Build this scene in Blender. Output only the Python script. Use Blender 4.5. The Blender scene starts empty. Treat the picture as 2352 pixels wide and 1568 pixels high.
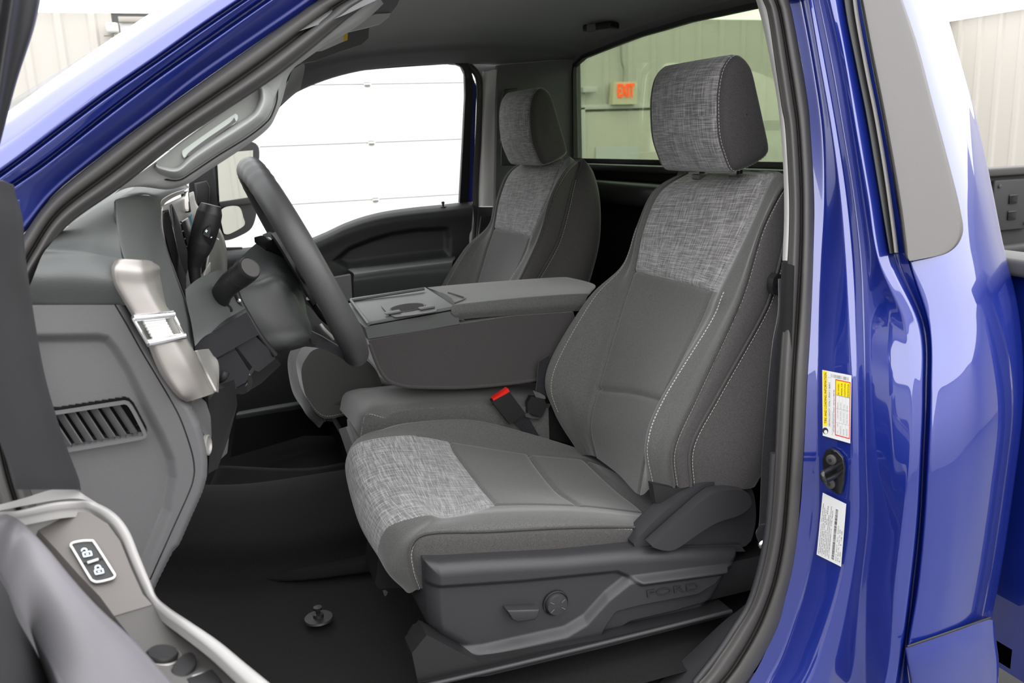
import bpy, bmesh, math, random
import numpy as np
from mathutils import Vector, Matrix
from math import sin, cos, pi, radians, sqrt, atan2
random.seed(7); rng = np.random.default_rng(7)
scn = bpy.context.scene
col = scn.collection

# ---------------------------------------------------------------- camera
FW, FH, FPX = 2352, 1568, 2000.0
CAM = np.array([0.0, -1.95, 1.75])
YAW, PIT, ROL = radians(20), radians(13.14), radians(2.2)
_R0 = np.array([cos(YAW), -sin(YAW), 0.0])
_F = np.array([sin(YAW)*cos(PIT), cos(YAW)*cos(PIT), -sin(PIT)])
_U0 = np.cross(_R0, _F)
_R = _R0*cos(ROL) - _U0*sin(ROL)
_U = _U0*cos(ROL) + _R0*sin(ROL)
cam = bpy.data.cameras.new('camera'); camo = bpy.data.objects.new('camera', cam); col.objects.link(camo)
camo.matrix_world = Matrix(((_R[0], _U[0], -_F[0], CAM[0]), (_R[1], _U[1], -_F[1], CAM[1]), (_R[2], _U[2], -_F[2], CAM[2]), (0, 0, 0, 1)))
cam.sensor_width = 36.0; cam.lens = 36.0*FPX/FW; cam.clip_start = 0.02
cam.dof.use_dof = True; cam.dof.focus_distance = 1.62; cam.dof.aperture_fstop = 9.0
scn.camera = camo

# ---------------------------------------------------------------- look, world, lights
scn.view_settings.view_transform = 'Standard'; scn.view_settings.look = 'None'
scn.view_settings.gamma = 1.0; scn.view_settings.exposure = -0.06
scn.view_settings.use_curve_mapping = False
w = bpy.data.worlds.new('world'); scn.world = w; w.use_nodes = True
w.node_tree.nodes['Background'].inputs[0].default_value = (1, 1, 1, 1)
w.node_tree.nodes['Background'].inputs[1].default_value = 0.2
scn.cycles.max_bounces = 7; scn.cycles.diffuse_bounces = 4; scn.cycles.glossy_bounces = 4
scn.cycles.transparent_max_bounces = 8; scn.cycles.use_denoising = True; scn.cycles.adaptive_threshold = 0.015
scn.cycles.sample_clamp_indirect = 6.0
CEIL = 3.02
def light_panel(name, x, y, sx, sy, strength, label):
    """luminous ceiling diffuser: a thin emitting panel hung just under the ceiling"""
    m = bpy.data.materials.new('diffuser'); m.use_nodes = True; b = m.node_tree.nodes['Principled BSDF']
    b.inputs['Base Color'].default_value = (.8, .8, .8, 1); b.inputs['Emission Color'].default_value = (1, 1, 1, 1); b.inputs['Emission Strength'].default_value = strength
    me = bpy.data.meshes.new(name); z = CEIL-.03
    me.from_pydata([(x-sx/2, y-sy/2, z), (x-sx/2, y+sy/2, z), (x+sx/2, y+sy/2, z), (x+sx/2, y-sy/2, z)], [], [(0, 1, 2, 3)]); me.materials.append(m)
    o = bpy.data.objects.new(name, me); col.objects.link(o); o['label'] = label; o['category'] = 'ceiling light'; return o
light_panel('ceiling_light_panel', 1.6, -3.2, 12.2, 5.8, 3.95, 'luminous white ceiling panel above the open driver side, nearest the viewer')
light_panel('ceiling_light_panel', 2.3, 3.45, 14.2, 7.4, 2.7, 'luminous white ceiling panel running back to the garage door wall')

# ---------------------------------------------------------------- tracing: a pixel of the photo meets a real plane
def ray(px, py):
    return _F + _R*(px-FW/2)/FPX - _U*(py-FH/2)/FPX
def PY(px, py, Y):
    d = ray(px, py); return CAM + d*(Y-CAM[1])/d[1]
def PX(px, py, X):
    d = ray(px, py); return CAM + d*(X-CAM[0])/d[0]
def PZ(px, py, Z):
    d = ray(px, py); return CAM + d*(Z-CAM[2])/d[2]
def T(*pts):
    """list of (px,py,Y) -> 3D points"""
    return [PY(*p) for p in pts]
def A(p): return np.array(p, float)

# ---------------------------------------------------------------- bookkeeping
def tag(o, label=None, cat=None, group=None, kind=None):
    if label: o['label'] = label
    if cat: o['category'] = cat
    if group: o['group'] = group
    if kind: o['kind'] = kind
    return o
def empty(name, loc, label, cat, group=None):
    o = bpy.data.objects.new(name, None); col.objects.link(o); o.location = loc
    o.empty_display_size = 0.05
    return tag(o, label, cat, group)
def link(name, me, parent=None):
    o = bpy.data.objects.new(name, me); col.objects.link(o)
    if parent is not None:
        o.parent = parent
        off = Vector((0, 0, 0)); p = parent
        while p is not None:
            off += p.location; p = p.parent
        o.location = -off          # geometry is written in world coordinates
    return o

# ---------------------------------------------------------------- materials
MATS = {}
def nd(nt, t, **kw):
    n = nt.nodes.new(t)
    for k, v in kw.items():
        setattr(n, k, v)
    return n
def newmat(name):
    m = bpy.data.materials.new(name); m.use_nodes = True; nt = m.node_tree
    b = nt.nodes['Principled BSDF']; return m, nt, b
def noise_bump(nt, b, scale, strength, dist=0.001, coord='Object', detail=2):
    tc = nd(nt, 'ShaderNodeTexCoord'); n = nd(nt, 'ShaderNodeTexNoise'); n.inputs['Scale'].default_value = scale
    n.inputs['Detail'].default_value = detail
    nt.links.new(tc.outputs[coord], n.inputs['Vector'])
    bu = nd(nt, 'ShaderNodeBump'); bu.inputs['Strength'].default_value = strength; bu.inputs['Distance'].default_value = dist
    nt.links.new(n.outputs['Fac'], bu.inputs['Height']); nt.links.new(bu.outputs['Normal'], b.inputs['Normal'])
    return n
def plastic(name, c, rough=0.5, grain=0.25, gscale=900, metallic=0, coat=0, spec=0.5):
    m, nt, b = newmat(name)
    b.inputs['Base Color'].default_value = (*c, 1); b.inputs['Roughness'].default_value = rough
    b.inputs['Metallic'].default_value = metallic; b.inputs['Coat Weight'].default_value = coat
    b.inputs['Coat Roughness'].default_value = 0.03; b.inputs['Specular IOR Level'].default_value = spec
    if grain: noise_bump(nt, b, gscale, grain, 0.0006)
    MATS[name] = m; return m
def fabric(name, c, var=0.35, scale=1100, warm=0.0):
    m, nt, b = newmat(name)
    tc = nd(nt, 'ShaderNodeTexCoord'); n = nd(nt, 'ShaderNodeTexNoise'); n.inputs['Scale'].default_value = scale
    n.inputs['Detail'].default_value = 3; n.inputs['Roughness'].default_value = 0.7
    nt.links.new(tc.outputs['Object'], n.inputs['Vector'])
    r = nd(nt, 'ShaderNodeValToRGB')
    r.color_ramp.elements[0].position = 0.3; r.color_ramp.elements[1].position = 0.7
    r.color_ramp.elements[0].color = (*[x*(1-var) for x in c], 1)
    r.color_ramp.elements[1].color = (*[x*(1+var) for x in c], 1)
    nt.links.new(n.outputs['Fac'], r.inputs['Fac']); nt.links.new(r.outputs['Color'], b.inputs['Base Color'])
    b.inputs['Roughness'].default_value = 0.9; b.inputs['Specular IOR Level'].default_value = 0.2
    b.inputs['Sheen Weight'].default_value = 0.35; b.inputs['Sheen Roughness'].default_value = 0.4
    bu = nd(nt, 'ShaderNodeBump'); bu.inputs['Strength'].default_value = 0.35; bu.inputs['Distance'].default_value = 0.0006
    nt.links.new(n.outputs['Fac'], bu.inputs['Height']); nt.links.new(bu.outputs['Normal'], b.inputs['Normal'])
    MATS[name] = m; return m
def weave(name, dark, mid, lite, ku=1.0, swap=False):
    """slub cloth: broken light threads running both ways, on metric UVs"""
    m, nt, b = newmat(name)
    uv = nd(nt, 'ShaderNodeUVMap')
    def streak(su, sv, lo, hi, seed):
        mp = nd(nt, 'ShaderNodeMapping'); mp.inputs['Scale'].default_value = (su, sv, 1); mp.inputs['Location'].default_value = (seed, seed*2.3, seed)
        n = nd(nt, 'ShaderNodeTexNoise'); n.inputs['Scale'].default_value = 1; n.inputs['Detail'].default_value = 0.6
        n.inputs['Roughness'].default_value = 0.65
        nt.links.new(uv.outputs[0], mp.inputs['Vector']); nt.links.new(mp.outputs[0], n.inputs['Vector'])
        mr = nd(nt, 'ShaderNodeMapRange'); mr.inputs['From Min'].default_value = lo; mr.inputs['From Max'].default_value = hi
        nt.links.new(n.outputs['Fac'], mr.inputs['Value']); return mr.outputs[0]
    fine = 1150; lng = 30
    a = streak(fine, lng, 0.50, 0.64, 3.1); c = streak(lng, fine, 0.50, 0.64, 8.7)
    a2 = streak(380, 24, 0.45, 0.75, 1.7); c2 = streak(24, 400, 0.45, 0.75, 5.2)
    def mul(x, y, op='MULTIPLY'):
        q = nd(nt, 'ShaderNodeMath'); q.operation = op
        for i, v in enumerate((x, y)):
            if isinstance(v, (int, float)): q.inputs[i].default_value = v
            else: nt.links.new(v, q.inputs[i])
        return q.outputs[0]
    s = mul(mul(a, 0.55), mul(c, 0.55), 'ADD')
    s2 = mul(mul(a2, 0.45), mul(c2, 0.45), 'ADD')
    tot = mul(s, s2, 'ADD')
    # tiny basket grain
    g = streak(1500, 1500, 0.3, 0.7, 2.0)
    tot = mul(tot, mul(mul(g, 0.6), 0.62, 'ADD'))
    r = nd(nt, 'ShaderNodeValToRGB'); e = r.color_ramp.elements
    e[0].position = 0.0; e[0].color = (*dark, 1); e[1].position = 1.15 if False else 1.0; e[1].color = (*lite, 1)
    x = e.new(0.42); x.color = (*mid, 1)
    nt.links.new(tot, r.inputs['Fac']); nt.links.new(r.outputs['Color'], b.inputs['Base Color'])
    b.inputs['Roughness'].default_value = 0.75; b.inputs['Specular IOR Level'].default_value = 0.3
    b.inputs['Sheen Weight'].default_value = 0.3
    bu = nd(nt, 'ShaderNodeBump'); bu.inputs['Strength'].default_value = 0.5; bu.inputs['Distance'].default_value = 0.0006
    nt.links.new(tot, bu.inputs['Height']); nt.links.new(bu.outputs['Normal'], b.inputs['Normal'])
    MATS[name] = m; return m
def glass(name, c, refl=1.0):
    m, nt, b = newmat(name); nt.nodes.remove(b); out = nt.nodes['Material Output']
    t = nd(nt, 'ShaderNodeBsdfTransparent'); t.inputs[0].default_value = (*c, 1)
    g = nd(nt, 'ShaderNodeBsdfGlossy'); g.inputs['Roughness'].default_value = 0.01
    fr = nd(nt, 'ShaderNodeFresnel'); fr.inputs[0].default_value = 1.45
    mx = nd(nt, 'ShaderNodeMixShader')
    mm = nd(nt, 'ShaderNodeMath'); mm.operation = 'MULTIPLY'; mm.inputs[1].default_value = refl
    nt.links.new(fr.outputs[0], mm.inputs[0]); nt.links.new(mm.outputs[0], mx.inputs[0])
    nt.links.new(t.outputs[0], mx.inputs[1]); nt.links.new(g.outputs[0], mx.inputs[2]); nt.links.new(mx.outputs[0], out.inputs[0])
    MATS[name] = m; return m
def emit(name, c, s):
    m, nt, b = newmat(name)
    b.inputs['Base Color'].default_value = (*c, 1); b.inputs['Emission Color'].default_value = (*c, 1)
    b.inputs['Emission Strength'].default_value = s; MATS[name] = m; return m

paint = plastic('blue_paint', (0.004, 0.017, 0.21), rough=0.38, grain=0, metallic=0.25, coat=1.0)
paint.node_tree.nodes['Principled BSDF'].inputs['Coat IOR'].default_value = 1.85
rubber = plastic('rubber', (0.05, 0.048, 0.047), rough=0.55, grain=0.3, gscale=500)
rubber2 = plastic('black_rubber', (0.012, 0.012, 0.013), rough=0.5, grain=0.2)
darkp = plastic('dark_plastic', (0.026, 0.026, 0.029), rough=0.48, grain=0.35, gscale=1300)
darkg = plastic('dark_dash', (0.075, 0.08, 0.079), rough=0.5, grain=0.5, gscale=700)
midp = plastic('mid_plastic', (0.108, 0.106, 0.110), rough=0.55, grain=0.45, gscale=700)
doorp = plastic('door_armrest', (0.12, 0.116, 0.126), rough=0.5, grain=0.3, gscale=900)
lightp = plastic('light_trim', (0.33, 0.34, 0.33), rough=0.55, grain=0.3, gscale=900)
paletrim = plastic('pale_trim', (0.33, 0.322, 0.316), rough=0.4, grain=0.1)
brighttrim = plastic('bright_trim', (0.72, 0.71, 0.70), rough=0.5, grain=0.1)
colp = plastic('column_plastic', (0.040, 0.042, 0.043), rough=0.45, grain=0.4, gscale=800)
taupe = plastic('taupe_plate', (0.105, 0.094, 0.089), rough=0.4, grain=0.1)
gloss = plastic('gloss_black', (0.01, 0.01, 0.011), rough=0.12, grain=0)
applq = plastic('applique', (0.10, 0.095, 0.093), rough=0.5, grain=0.35, gscale=1200)
black = plastic('black_plastic', (0.012, 0.012, 0.013), rough=0.45, grain=0.3, gscale=1000)
satin = plastic('satin_silver', (0.34, 0.32, 0.305), rough=0.42, grain=0, metallic=0.6)
silver = plastic('silver_plastic', (0.30, 0.29, 0.275), rough=0.4, grain=0.1, metallic=0.3)
chrome = plastic('chrome', (0.85, 0.85, 0.86), rough=0.07, grain=0, metallic=1.0)
leather = plastic('wheel_leather', (0.055, 0.055, 0.057), rough=0.45, grain=0.35, gscale=600)
headl = fabric('headliner', (0.15, 0.152, 0.153), 0.12, 700)
cloth = fabric('seat_cloth', (0.092, 0.093, 0.090), 0.62, 1000)
clothd = fabric('seat_cloth_dark', (0.058, 0.055, 0.055), 0.55, 1000)
carpet = fabric('carpet', (0.007, 0.0065, 0.0065), 0.5, 500)
carpet.node_tree.nodes['Principled BSDF'].inputs['Sheen Weight'].default_value = 0.08
stitch = plastic('thread', (0.42, 0.42, 0.40), rough=0.8, grain=0)
weavem = weave('woven_insert', (0.085, 0.082, 0.084), (0.18, 0.175, 0.178), (0.38, 0.372, 0.38))
white = plastic('white_label', (0.62, 0.62, 0.62), rough=0.35, grain=0)
yellow = plastic('yellow_label', (0.85, 0.62, 0.01), rough=0.35, grain=0)
inkk = plastic('ink_black', (0.02, 0.02, 0.02), rough=0.4, grain=0)
inkg = plastic('ink_grey', (0.22, 0.22, 0.23), rough=0.4, grain=0)
inkr = plastic('ink_red', (0.6, 0.03, 0.03), rough=0.4, grain=0)
redp = plastic('red_button', (0.75, 0.02, 0.012), rough=0.3, grain=0)
whitep = plastic('white_plastic', (0.75, 0.75, 0.73), rough=0.35, grain=0)
clearg = glass('clear_glass', (0.97, 0.98, 0.975), 0.3)
greeng = glass('green_tinted_glass', (0.74, 0.82, 0.68), 0.5)
mirrorm = plastic('mirror_glass', (0.8, 0.82, 0.8), rough=0.01, grain=0, metallic=1.0)
bedp = plastic('bed_liner', (0.03, 0.03, 0.032), rough=0.6, grain=0.8, gscale=300)
webm = fabric('belt_webbing', (0.02, 0.02, 0.024), 0.4, 700)
icon = emit('lit_icon', (0.75, 0.9, 1.0), 0.5)

# ---------------------------------------------------------------- mesh helpers
def mesh_obj(name, V, Fs, mat, parent=None, smooth=True, angle=None, uv=None):
    me = bpy.data.meshes.new(name)
    me.from_pydata([tuple(map(float, v)) for v in V], [], Fs)
    if uv is not None:
        l = me.uv_layers.new(name='UVMap'); idx = np.zeros(len(me.loops), np.int32); me.loops.foreach_get('vertex_index', idx)
        l.data.foreach_set('uv', np.asarray(uv, np.float32)[idx].ravel())
    me.update()
    if smooth:
        me.polygons.foreach_set('use_smooth', [True]*len(me.polygons))
        if angle: me.set_sharp_from_angle(angle=radians(angle))
    me.materials.append(mat)
    return link(name, me, parent)
def bm_obj(name, bm, mat, parent=None, angle=35):
    bmesh.ops.recalc_face_normals(bm, faces=bm.faces)
    me = bpy.data.meshes.new(name); bm.to_mesh(me); bm.free()
    me.polygons.foreach_set('use_smooth', [True]*len(me.polygons)); me.set_sharp_from_angle(angle=radians(angle))
    me.materials.append(mat); return link(name, me, parent)
def cr(P, n, closed=False, param=None):
    """Catmull-Rom through P (k x d) -> n samples, uniform in index"""
    P = np.asarray(P, float); k = len(P)
    if closed: Q = np.vstack([P[-1], P, P[0], P[1]]); t = np.linspace(0, k, n, endpoint=False)
    else:
        if k == 1: return np.repeat(P, n, 0)
        Q = np.vstack([2*P[0]-P[1], P, 2*P[-1]-P[-2]]); t = np.linspace(0, k-1, n)
    if param is not None: t = np.asarray(param, float)
    i = np.clip(np.floor(t).astype(int), 0, (k if closed else k-1)-1); f = (t-i)[:, None]
    p0, p1, p2, p3 = Q[i], Q[i+1], Q[i+2], Q[i+3]
    return 0.5*((2*p1)+(-p0+p2)*f+(2*p0-5*p1+4*p2-p3)*f*f+(-p0+3*p1-3*p2+p3)*f**3)
def crlen(P, n, closed=False):
    """resampled evenly by length"""
    D = cr(P, max(200, len(P)*24), closed)
    if closed: D = np.vstack([D, D[:1]])
    s = np.concatenate([[0], np.cumsum(np.linalg.norm(np.diff(D, axis=0), axis=1))])
    t = np.linspace(0, s[-1], n+1)[:-1] if closed else np.linspace(0, s[-1], n)
    return np.stack([np.interp(t, s, D[:, j]) for j in range(D.shape[1])], 1)
def lin(P, n):
    P = np.asarray(P, float); s = np.concatenate([[0], np.cumsum(np.linalg.norm(np.diff(P, axis=0), axis=1))])
    t = np.linspace(0, s[-1], n); return np.stack([np.interp(t, s, P[:, j]) for j in range(P.shape[1])], 1)
def grid(curves, nu, nv, byidx=True, cu=False):
    """curves: list of polylines. -> (nu across, nv along, 3)"""
    C = np.array([cr(c, nv) if byidx else crlen(c, nv) for c in curves])     # k, nv, 3
    k = len(curves)
    return np.stack([cr(C[:, j], nu, closed=cu) for j in range(nv)], 1)
def normals(G, cu=False):
    du = np.gradient(G, axis=0)
    if cu: du = (np.roll(G, -1, 0)-np.roll(G, 1, 0))/2
    dv = np.gradient(G, axis=1)
    N = np.cross(du, dv); L = np.linalg.norm(N, axis=2, keepdims=True); return N/np.maximum(L, 1e-12)
def dist_poly(P, poly):
    """distance of points P (...,3) to polyline"""
    Q = lin(poly, max(60, int(np.sum(np.linalg.norm(np.diff(poly, axis=0), axis=1))/0.003)))
    F = P.reshape(-1, 3); D = np.full(len(F), 1e9)
    for a in range(0, len(Q), 40):
        q = Q[a:a+40]; d = np.min(((F[:, None]-q[None])**2).sum(2), 1); D = np.minimum(D, d)
    return np.sqrt(D).reshape(P.shape[:-1])
def groove(G, lines, N=None, cu=False, sgn=1):
    """lines: [(poly, depth, width)] pushes the grid along -normal near each line"""
    if N is None: N = normals(G, cu)*sgn
    G = G.copy(); off = np.zeros(G.shape[:2])
    for poly, dep, wid in lines:
        off -= dep*np.exp(-(dist_poly(G, poly)/wid)**2)
    return G + N*off[..., None]
def gfaces(nu, nv, cu=False, mask=None, flip=False):
    Fs = []
    for i in range(nu if cu else nu-1):
        i2 = (i+1) % nu
        for j in range(nv-1):
            if mask is not None and not mask[i, j]: continue
            f = (i*nv+j, i2*nv+j, i2*nv+j+1, i*nv+j+1); Fs.append(f[::-1] if flip else f)
    return Fs
def guv(G):
    u = np.concatenate([[0], np.cumsum(np.linalg.norm(np.diff(G, axis=0), axis=2).mean(1))])
    v = np.concatenate([[0], np.cumsum(np.linalg.norm(np.diff(G, axis=1), axis=2).mean(0))])
    U, V_ = np.meshgrid(u, v, indexing='ij'); return np.stack([U, V_], 2).reshape(-1, 2)
def gobj(name, G, mat, parent=None, cu=False, mask=None, flip=False, thick=0, angle=None):
    nu, nv = G.shape[:2]; Fs = gfaces(nu, nv, cu, mask, flip)
    used = np.unique(np.array(Fs).ravel()); mp = -np.ones(nu*nv, int); mp[used] = np.arange(len(used))
    V = G.reshape(-1, 3)[used]; uv = guv(G)[used]; Fs = [tuple(int(mp[q]) for q in f) for f in Fs]
    o = mesh_obj(name, V, Fs, mat, parent, uv=uv, angle=angle)
    if thick:
        s = o.modifiers.new('solid', 'SOLIDIFY'); s.thickness = abs(thick); s.offset = -1 if thick > 0 else 1
    return o
def surf(name, curves, mat, parent=None, nu=60, nv=60, byidx=True, thick=0, flip=False, grooves=None, sgn=1, cu=False):
    G = grid(curves, nu, nv, byidx, cu)
    if grooves: G = groove(G, grooves, cu=cu, sgn=sgn)
    return gobj(name, G, mat, parent, cu=cu, flip=flip, thick=thick)
def frames(P, up=None):
    T_ = np.gradient(P, axis=0); T_ /= np.linalg.norm(T_, axis=1, keepdims=True)
    if up is None: up = (0, 0, 1) if abs(T_[0][2]) < 0.9 else (0, 1, 0)
    n = A(up); Ns = []
    for t in T_:
        n = n-t*np.dot(n, t); n = n/np.linalg.norm(n); Ns.append(n)
    Ns = np.array(Ns); return T_, Ns, np.cross(T_, Ns)
def sweep(name, path, prof, mat, parent=None, n=80, up=None, scale=None, closed=False, cap=True, smoothpath=True, angle=None, build=True, pn=None):
    """prof: closed list of (a,b) offsets along (normal, binormal)"""
    P = (crlen(path, n, closed) if smoothpath else A(path)); n = len(P)
    if closed:
        T_ = np.roll(P, -1, 0)-np.roll(P, 1, 0); T_ /= np.linalg.norm(T_, axis=1, keepdims=True)
        u = A(up if up is not None else (0, 0, 1)); N_ = u-T_*(T_@u)[:, None]; N_ /= np.linalg.norm(N_, axis=1, keepdims=True); B_ = np.cross(T_, N_)
    else: T_, N_, B_ = frames(P, up)
    prof = A(prof); m = len(prof)
    if scale is None: S = np.ones(n)
    elif callable(scale): S = np.array([scale(t) for t in np.linspace(0, 1, n)])
    else: S = np.interp(np.linspace(0, 1, n), np.linspace(0, 1, len(scale)), scale)
    V = P[:, None]+(N_[:, None]*prof[None, :, :1]+B_[:, None]*prof[None, :, 1:])*S[:, None, None]
    V = V.reshape(-1, 3); Fs = []
    for i in range(n if closed else n-1):
        for j in range(m):
            a, b2 = i*m+j, i*m+(j+1) % m; c, d = ((i+1) % n)*m+(j+1) % m, ((i+1) % n)*m+j
            Fs.append((a, b2, c, d))
    if cap and not closed: Fs.append(tuple(range(m-1, -1, -1))); Fs.append(tuple((n-1)*m+j for j in range(m)))
    if not build: return V, Fs
    return mesh_obj(name, V, Fs, mat, parent, angle=angle or 50)
def circ(r, m=12, ry=None):
    return [(r*cos(2*pi*i/m), (ry or r)*sin(2*pi*i/m)) for i in range(m)]
def tube(name, path, r, mat, parent=None, n=60, m=12, ry=None, **kw):
    return sweep(name, path, circ(r, m, ry), mat, parent, n=n, **kw)
def merge(parts):
    V, Fs, o = [], [], 0
    for v, f in parts:
        V.extend(list(v)); Fs.extend([tuple(i+o for i in q) for q in f]); o += len(v)
    return V, Fs
def stitches(name, line, nrm, mat=None, parent=None, pitch=0.0062, dash=0.0042, r=0.00055, lift=0.0006):
    """line: polyline on the surface; nrm: outward normal(s)"""
    L = np.sum(np.linalg.norm(np.diff(lin(line, 200), axis=0), axis=1)); n = max(2, int(L/pitch))
    parts = []
    D = lin(line, n*4+1); nr = A(nrm)
    for i in range(n):
        a = D[i*4]; b = D[min(i*4+3, len(D)-1)]; d = b-a; l = np.linalg.norm(d)
        if l < 1e-6: continue
        d /= l; nn = (nr if nr.ndim == 1 else nr[min(len(nr)-1, int(i*len(nr)/n))]); s = np.cross(d, nn); s /= np.linalg.norm(s)
        b = a+d*dash; a = a+nn*lift; b = b+nn*lift; h = nn*r; s = s*r
        v = [a-s, a+h, a+s, a-h, b-s, b+h, b+s, b-h]
        f = [(0, 1, 5, 4), (1, 2, 6, 5), (2, 3, 7, 6), (3, 0, 4, 7), (3, 2, 1, 0), (4, 5, 6, 7)]
        parts.append((v, f))
    V, Fs = merge(parts); return mesh_obj(name, V, Fs, mat or stitch, parent, smooth=False)
def plate(name, outline, thick, mat, parent=None, bevel=0.0, seg=3, direc=None, angle=35, closed_curve=0, build=True):
    """planar (or nearly) outline of 3D points extruded by thick along direc"""
    P = A(outline)
    if closed_curve: P = crlen(P, closed_curve, closed=True)
    if direc is None:
        c = P.mean(0); nn = np.zeros(3)
        for i in range(len(P)): nn += np.cross(P[i]-c, P[(i+1) % len(P)]-c)
        direc = nn/np.linalg.norm(nn)
    direc = A(direc); bm = bmesh.new()
    a = [bm.verts.new(p) for p in P]; b = [bm.verts.new(p+direc*thick) for p in P]
    bm.faces.new(a[::-1]); top = bm.faces.new(b)
    for i in range(len(P)): bm.faces.new((a[i], a[(i+1) % len(P)], b[(i+1) % len(P)], b[i]))
    bmesh.ops.recalc_face_normals(bm, faces=bm.faces)
    if bevel:
        es = [e for e in bm.edges if e.verts[0] in b and e.verts[1] in b]
        bmesh.ops.bevel(bm, geom=es, offset=bevel, segments=seg, profile=0.5, affect='EDGES', clamp_overlap=True)
    return bm_obj(name, bm, mat, parent, angle)
def box(name, c, size, mat, parent=None, bevel=0.003, rot=None, seg=3, taper=None):
    bm = bmesh.new(); bmesh.ops.create_cube(bm, size=1)
    for v in bm.verts:
        v.co = Vector((v.co.x*size[0], v.co.y*size[1], v.co.z*size[2]))
        if taper and v.co.z > 0: v.co.x *= taper[0]; v.co.y *= taper[1]
    if bevel: bmesh.ops.bevel(bm, geom=list(bm.edges), offset=bevel, segments=seg, profile=0.5, affect='EDGES', clamp_overlap=True)
    M = Matrix.Translation(Vector(c)) @ ((rot if isinstance(rot, Matrix) else Matrix.Identity(3)).to_4x4())
    bmesh.ops.transform(bm, matrix=M, verts=bm.verts)
    return bm_obj(name, bm, mat, parent)
def basis(x, z):
    """3x3 rotation with local x ~ x and local z ~ z"""
    x = A(x); x = x/np.linalg.norm(x); z = A(z); z = z-x*np.dot(x, z); z /= np.linalg.norm(z); y = np.cross(z, x)
    return Matrix(((x[0], y[0], z[0]), (x[1], y[1], z[1]), (x[2], y[2], z[2])))
def lathe(name, prof, o, axis, mat, parent=None, seg=40, angle=35):
    """prof [(r,h)] about axis from o"""
    ax = A(axis)/np.linalg.norm(axis); t = A((0, 0, 1)) if abs(ax[2]) < 0.9 else A((1, 0, 0))
    u = np.cross(t, ax); u /= np.linalg.norm(u); v = np.cross(ax, u); V = []; Fs = []
    for r, h in prof:
        for i in range(seg): V.append(A(o)+ax*h+(u*cos(2*pi*i/seg)+v*sin(2*pi*i/seg))*r)
    for k in range(len(prof)-1):
        for i in range(seg): Fs.append((k*seg+i, k*seg+(i+1) % seg, (k+1)*seg+(i+1) % seg, (k+1)*seg+i))
    Fs.append(tuple(range(seg))[::-1]); Fs.append(tuple((len(prof)-1)*seg+i for i in range(seg)))
    return mesh_obj(name, V, Fs, mat, parent, angle=angle)
def text(name, s, o, xdir, ydir, size, mat, parent=None, ext=0.0003, sx=1.0, align='LEFT', bold=0.0):
    c = bpy.data.curves.new(name, 'FONT'); c.body = s; c.size = size; c.extrude = ext; c.align_x = align; c.offset = bold
    t = bpy.data.objects.new('tmp', c); col.objects.link(t); bpy.context.view_layer.update()
    me = bpy.data.meshes.new_from_object(t.evaluated_get(bpy.context.evaluated_depsgraph_get())); bpy.data.objects.remove(t); bpy.data.curves.remove(c)
    x = A(xdir)/np.linalg.norm(xdir); y = A(ydir)/np.linalg.norm(ydir); z = np.cross(x, y); z /= np.linalg.norm(z)
    for v in me.vertices:
        p = A(o)+x*v.co.x*sx+y*v.co.y+z*v.co.z; v.co = Vector(p)
    me.materials.clear(); me.materials.append(mat); me.name = name
    return link(name, me, parent)
def offset_outline(P, d):
    """shrink/grow a planar closed outline (3D pts) about its own plane by d"""
    P = A(P); c = P.mean(0); n = np.zeros(3)
    for i in range(len(P)): n += np.cross(P[i]-c, P[(i+1) % len(P)]-c)
    n /= np.linalg.norm(n); out = []
    for i in range(len(P)):
        t = P[(i+1) % len(P)]-P[i-1]; t = t/np.linalg.norm(t); out.append(P[i]+np.cross(t, n)*d)
    return A(out)
def ring(name, outline, d, thick, mat, parent=None, direc=None, closed_curve=0):
    """frame between the outline and its offset by d, extruded"""
    P = A(outline)
    if closed_curve: P = crlen(P, closed_curve, closed=True)
    Q = offset_outline(P, d); n = len(P)
    if direc is None:
        c = P.mean(0); nn = np.zeros(3)
        for i in range(n): nn += np.cross(P[i]-c, P[(i+1) % n]-c)
        direc = nn/np.linalg.norm(nn)
    h = A(direc)*thick; V = list(P)+list(Q)+list(P+h)+list(Q+h); Fs = []
    for i in range(n):
        j = (i+1) % n
        Fs += [(i, j, n+j, n+i), (2*n+i, 3*n+i, 3*n+j, 2*n+j), (i, 2*n+i, 2*n+j, j), (n+i, n+j, 3*n+j, 3*n+i)]
    return mesh_obj(name, V, Fs, mat, parent, angle=35)
# ================================================================ the garage bay
def corrugated(name, p0, p1, z0, z1, mat, pitch=0.19, rib=0.02, nrm=(0, -1, 0), kind='structure'):
    p0 = A(p0); p1 = A(p1); L = np.linalg.norm(p1-p0); d = (p1-p0)/L; k = int(L/pitch); prof = []
    for i in range(k):
        s = i*pitch
        for a, b in ((0.0, 0), (0.52, 0), (0.60, 1), (0.78, 1), (0.86, 0), (0.70, 1)):
            if (a, b) == (0.70, 1): continue
            prof.append((s+a*pitch, b*rib))
        prof.append((s+pitch*0.9, 0))
    prof.append((L, 0)); V = []; Fs = []
    for s, h in prof:
        q = p0+d*s+A(nrm)*h; V += [A((q[0], q[1], z0)), A((q[0], q[1], z1))]
    for i in range(len(prof)-1): Fs.append((2*i, 2*i+2, 2*i+3, 2*i+1))
    o = mesh_obj(name, V, Fs, mat, smooth=False)
    if kind: o['kind'] = kind
    return o
def quad(name, pts, mat, parent=None): return mesh_obj(name, [A(p) for p in pts], [tuple(range(len(pts)))], mat, parent, smooth=False)
wallm = plastic('wall_metal', (0.56, 0.535, 0.49), rough=0.5, grain=0)
wallw = plastic('wall_white', (0.6, 0.59, 0.57), rough=0.6, grain=0)
ceilm = plastic('ceiling_white', (0.9, 0.9, 0.9), rough=0.7, grain=0)
floorm, _nt, _b = newmat('concrete')
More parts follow.
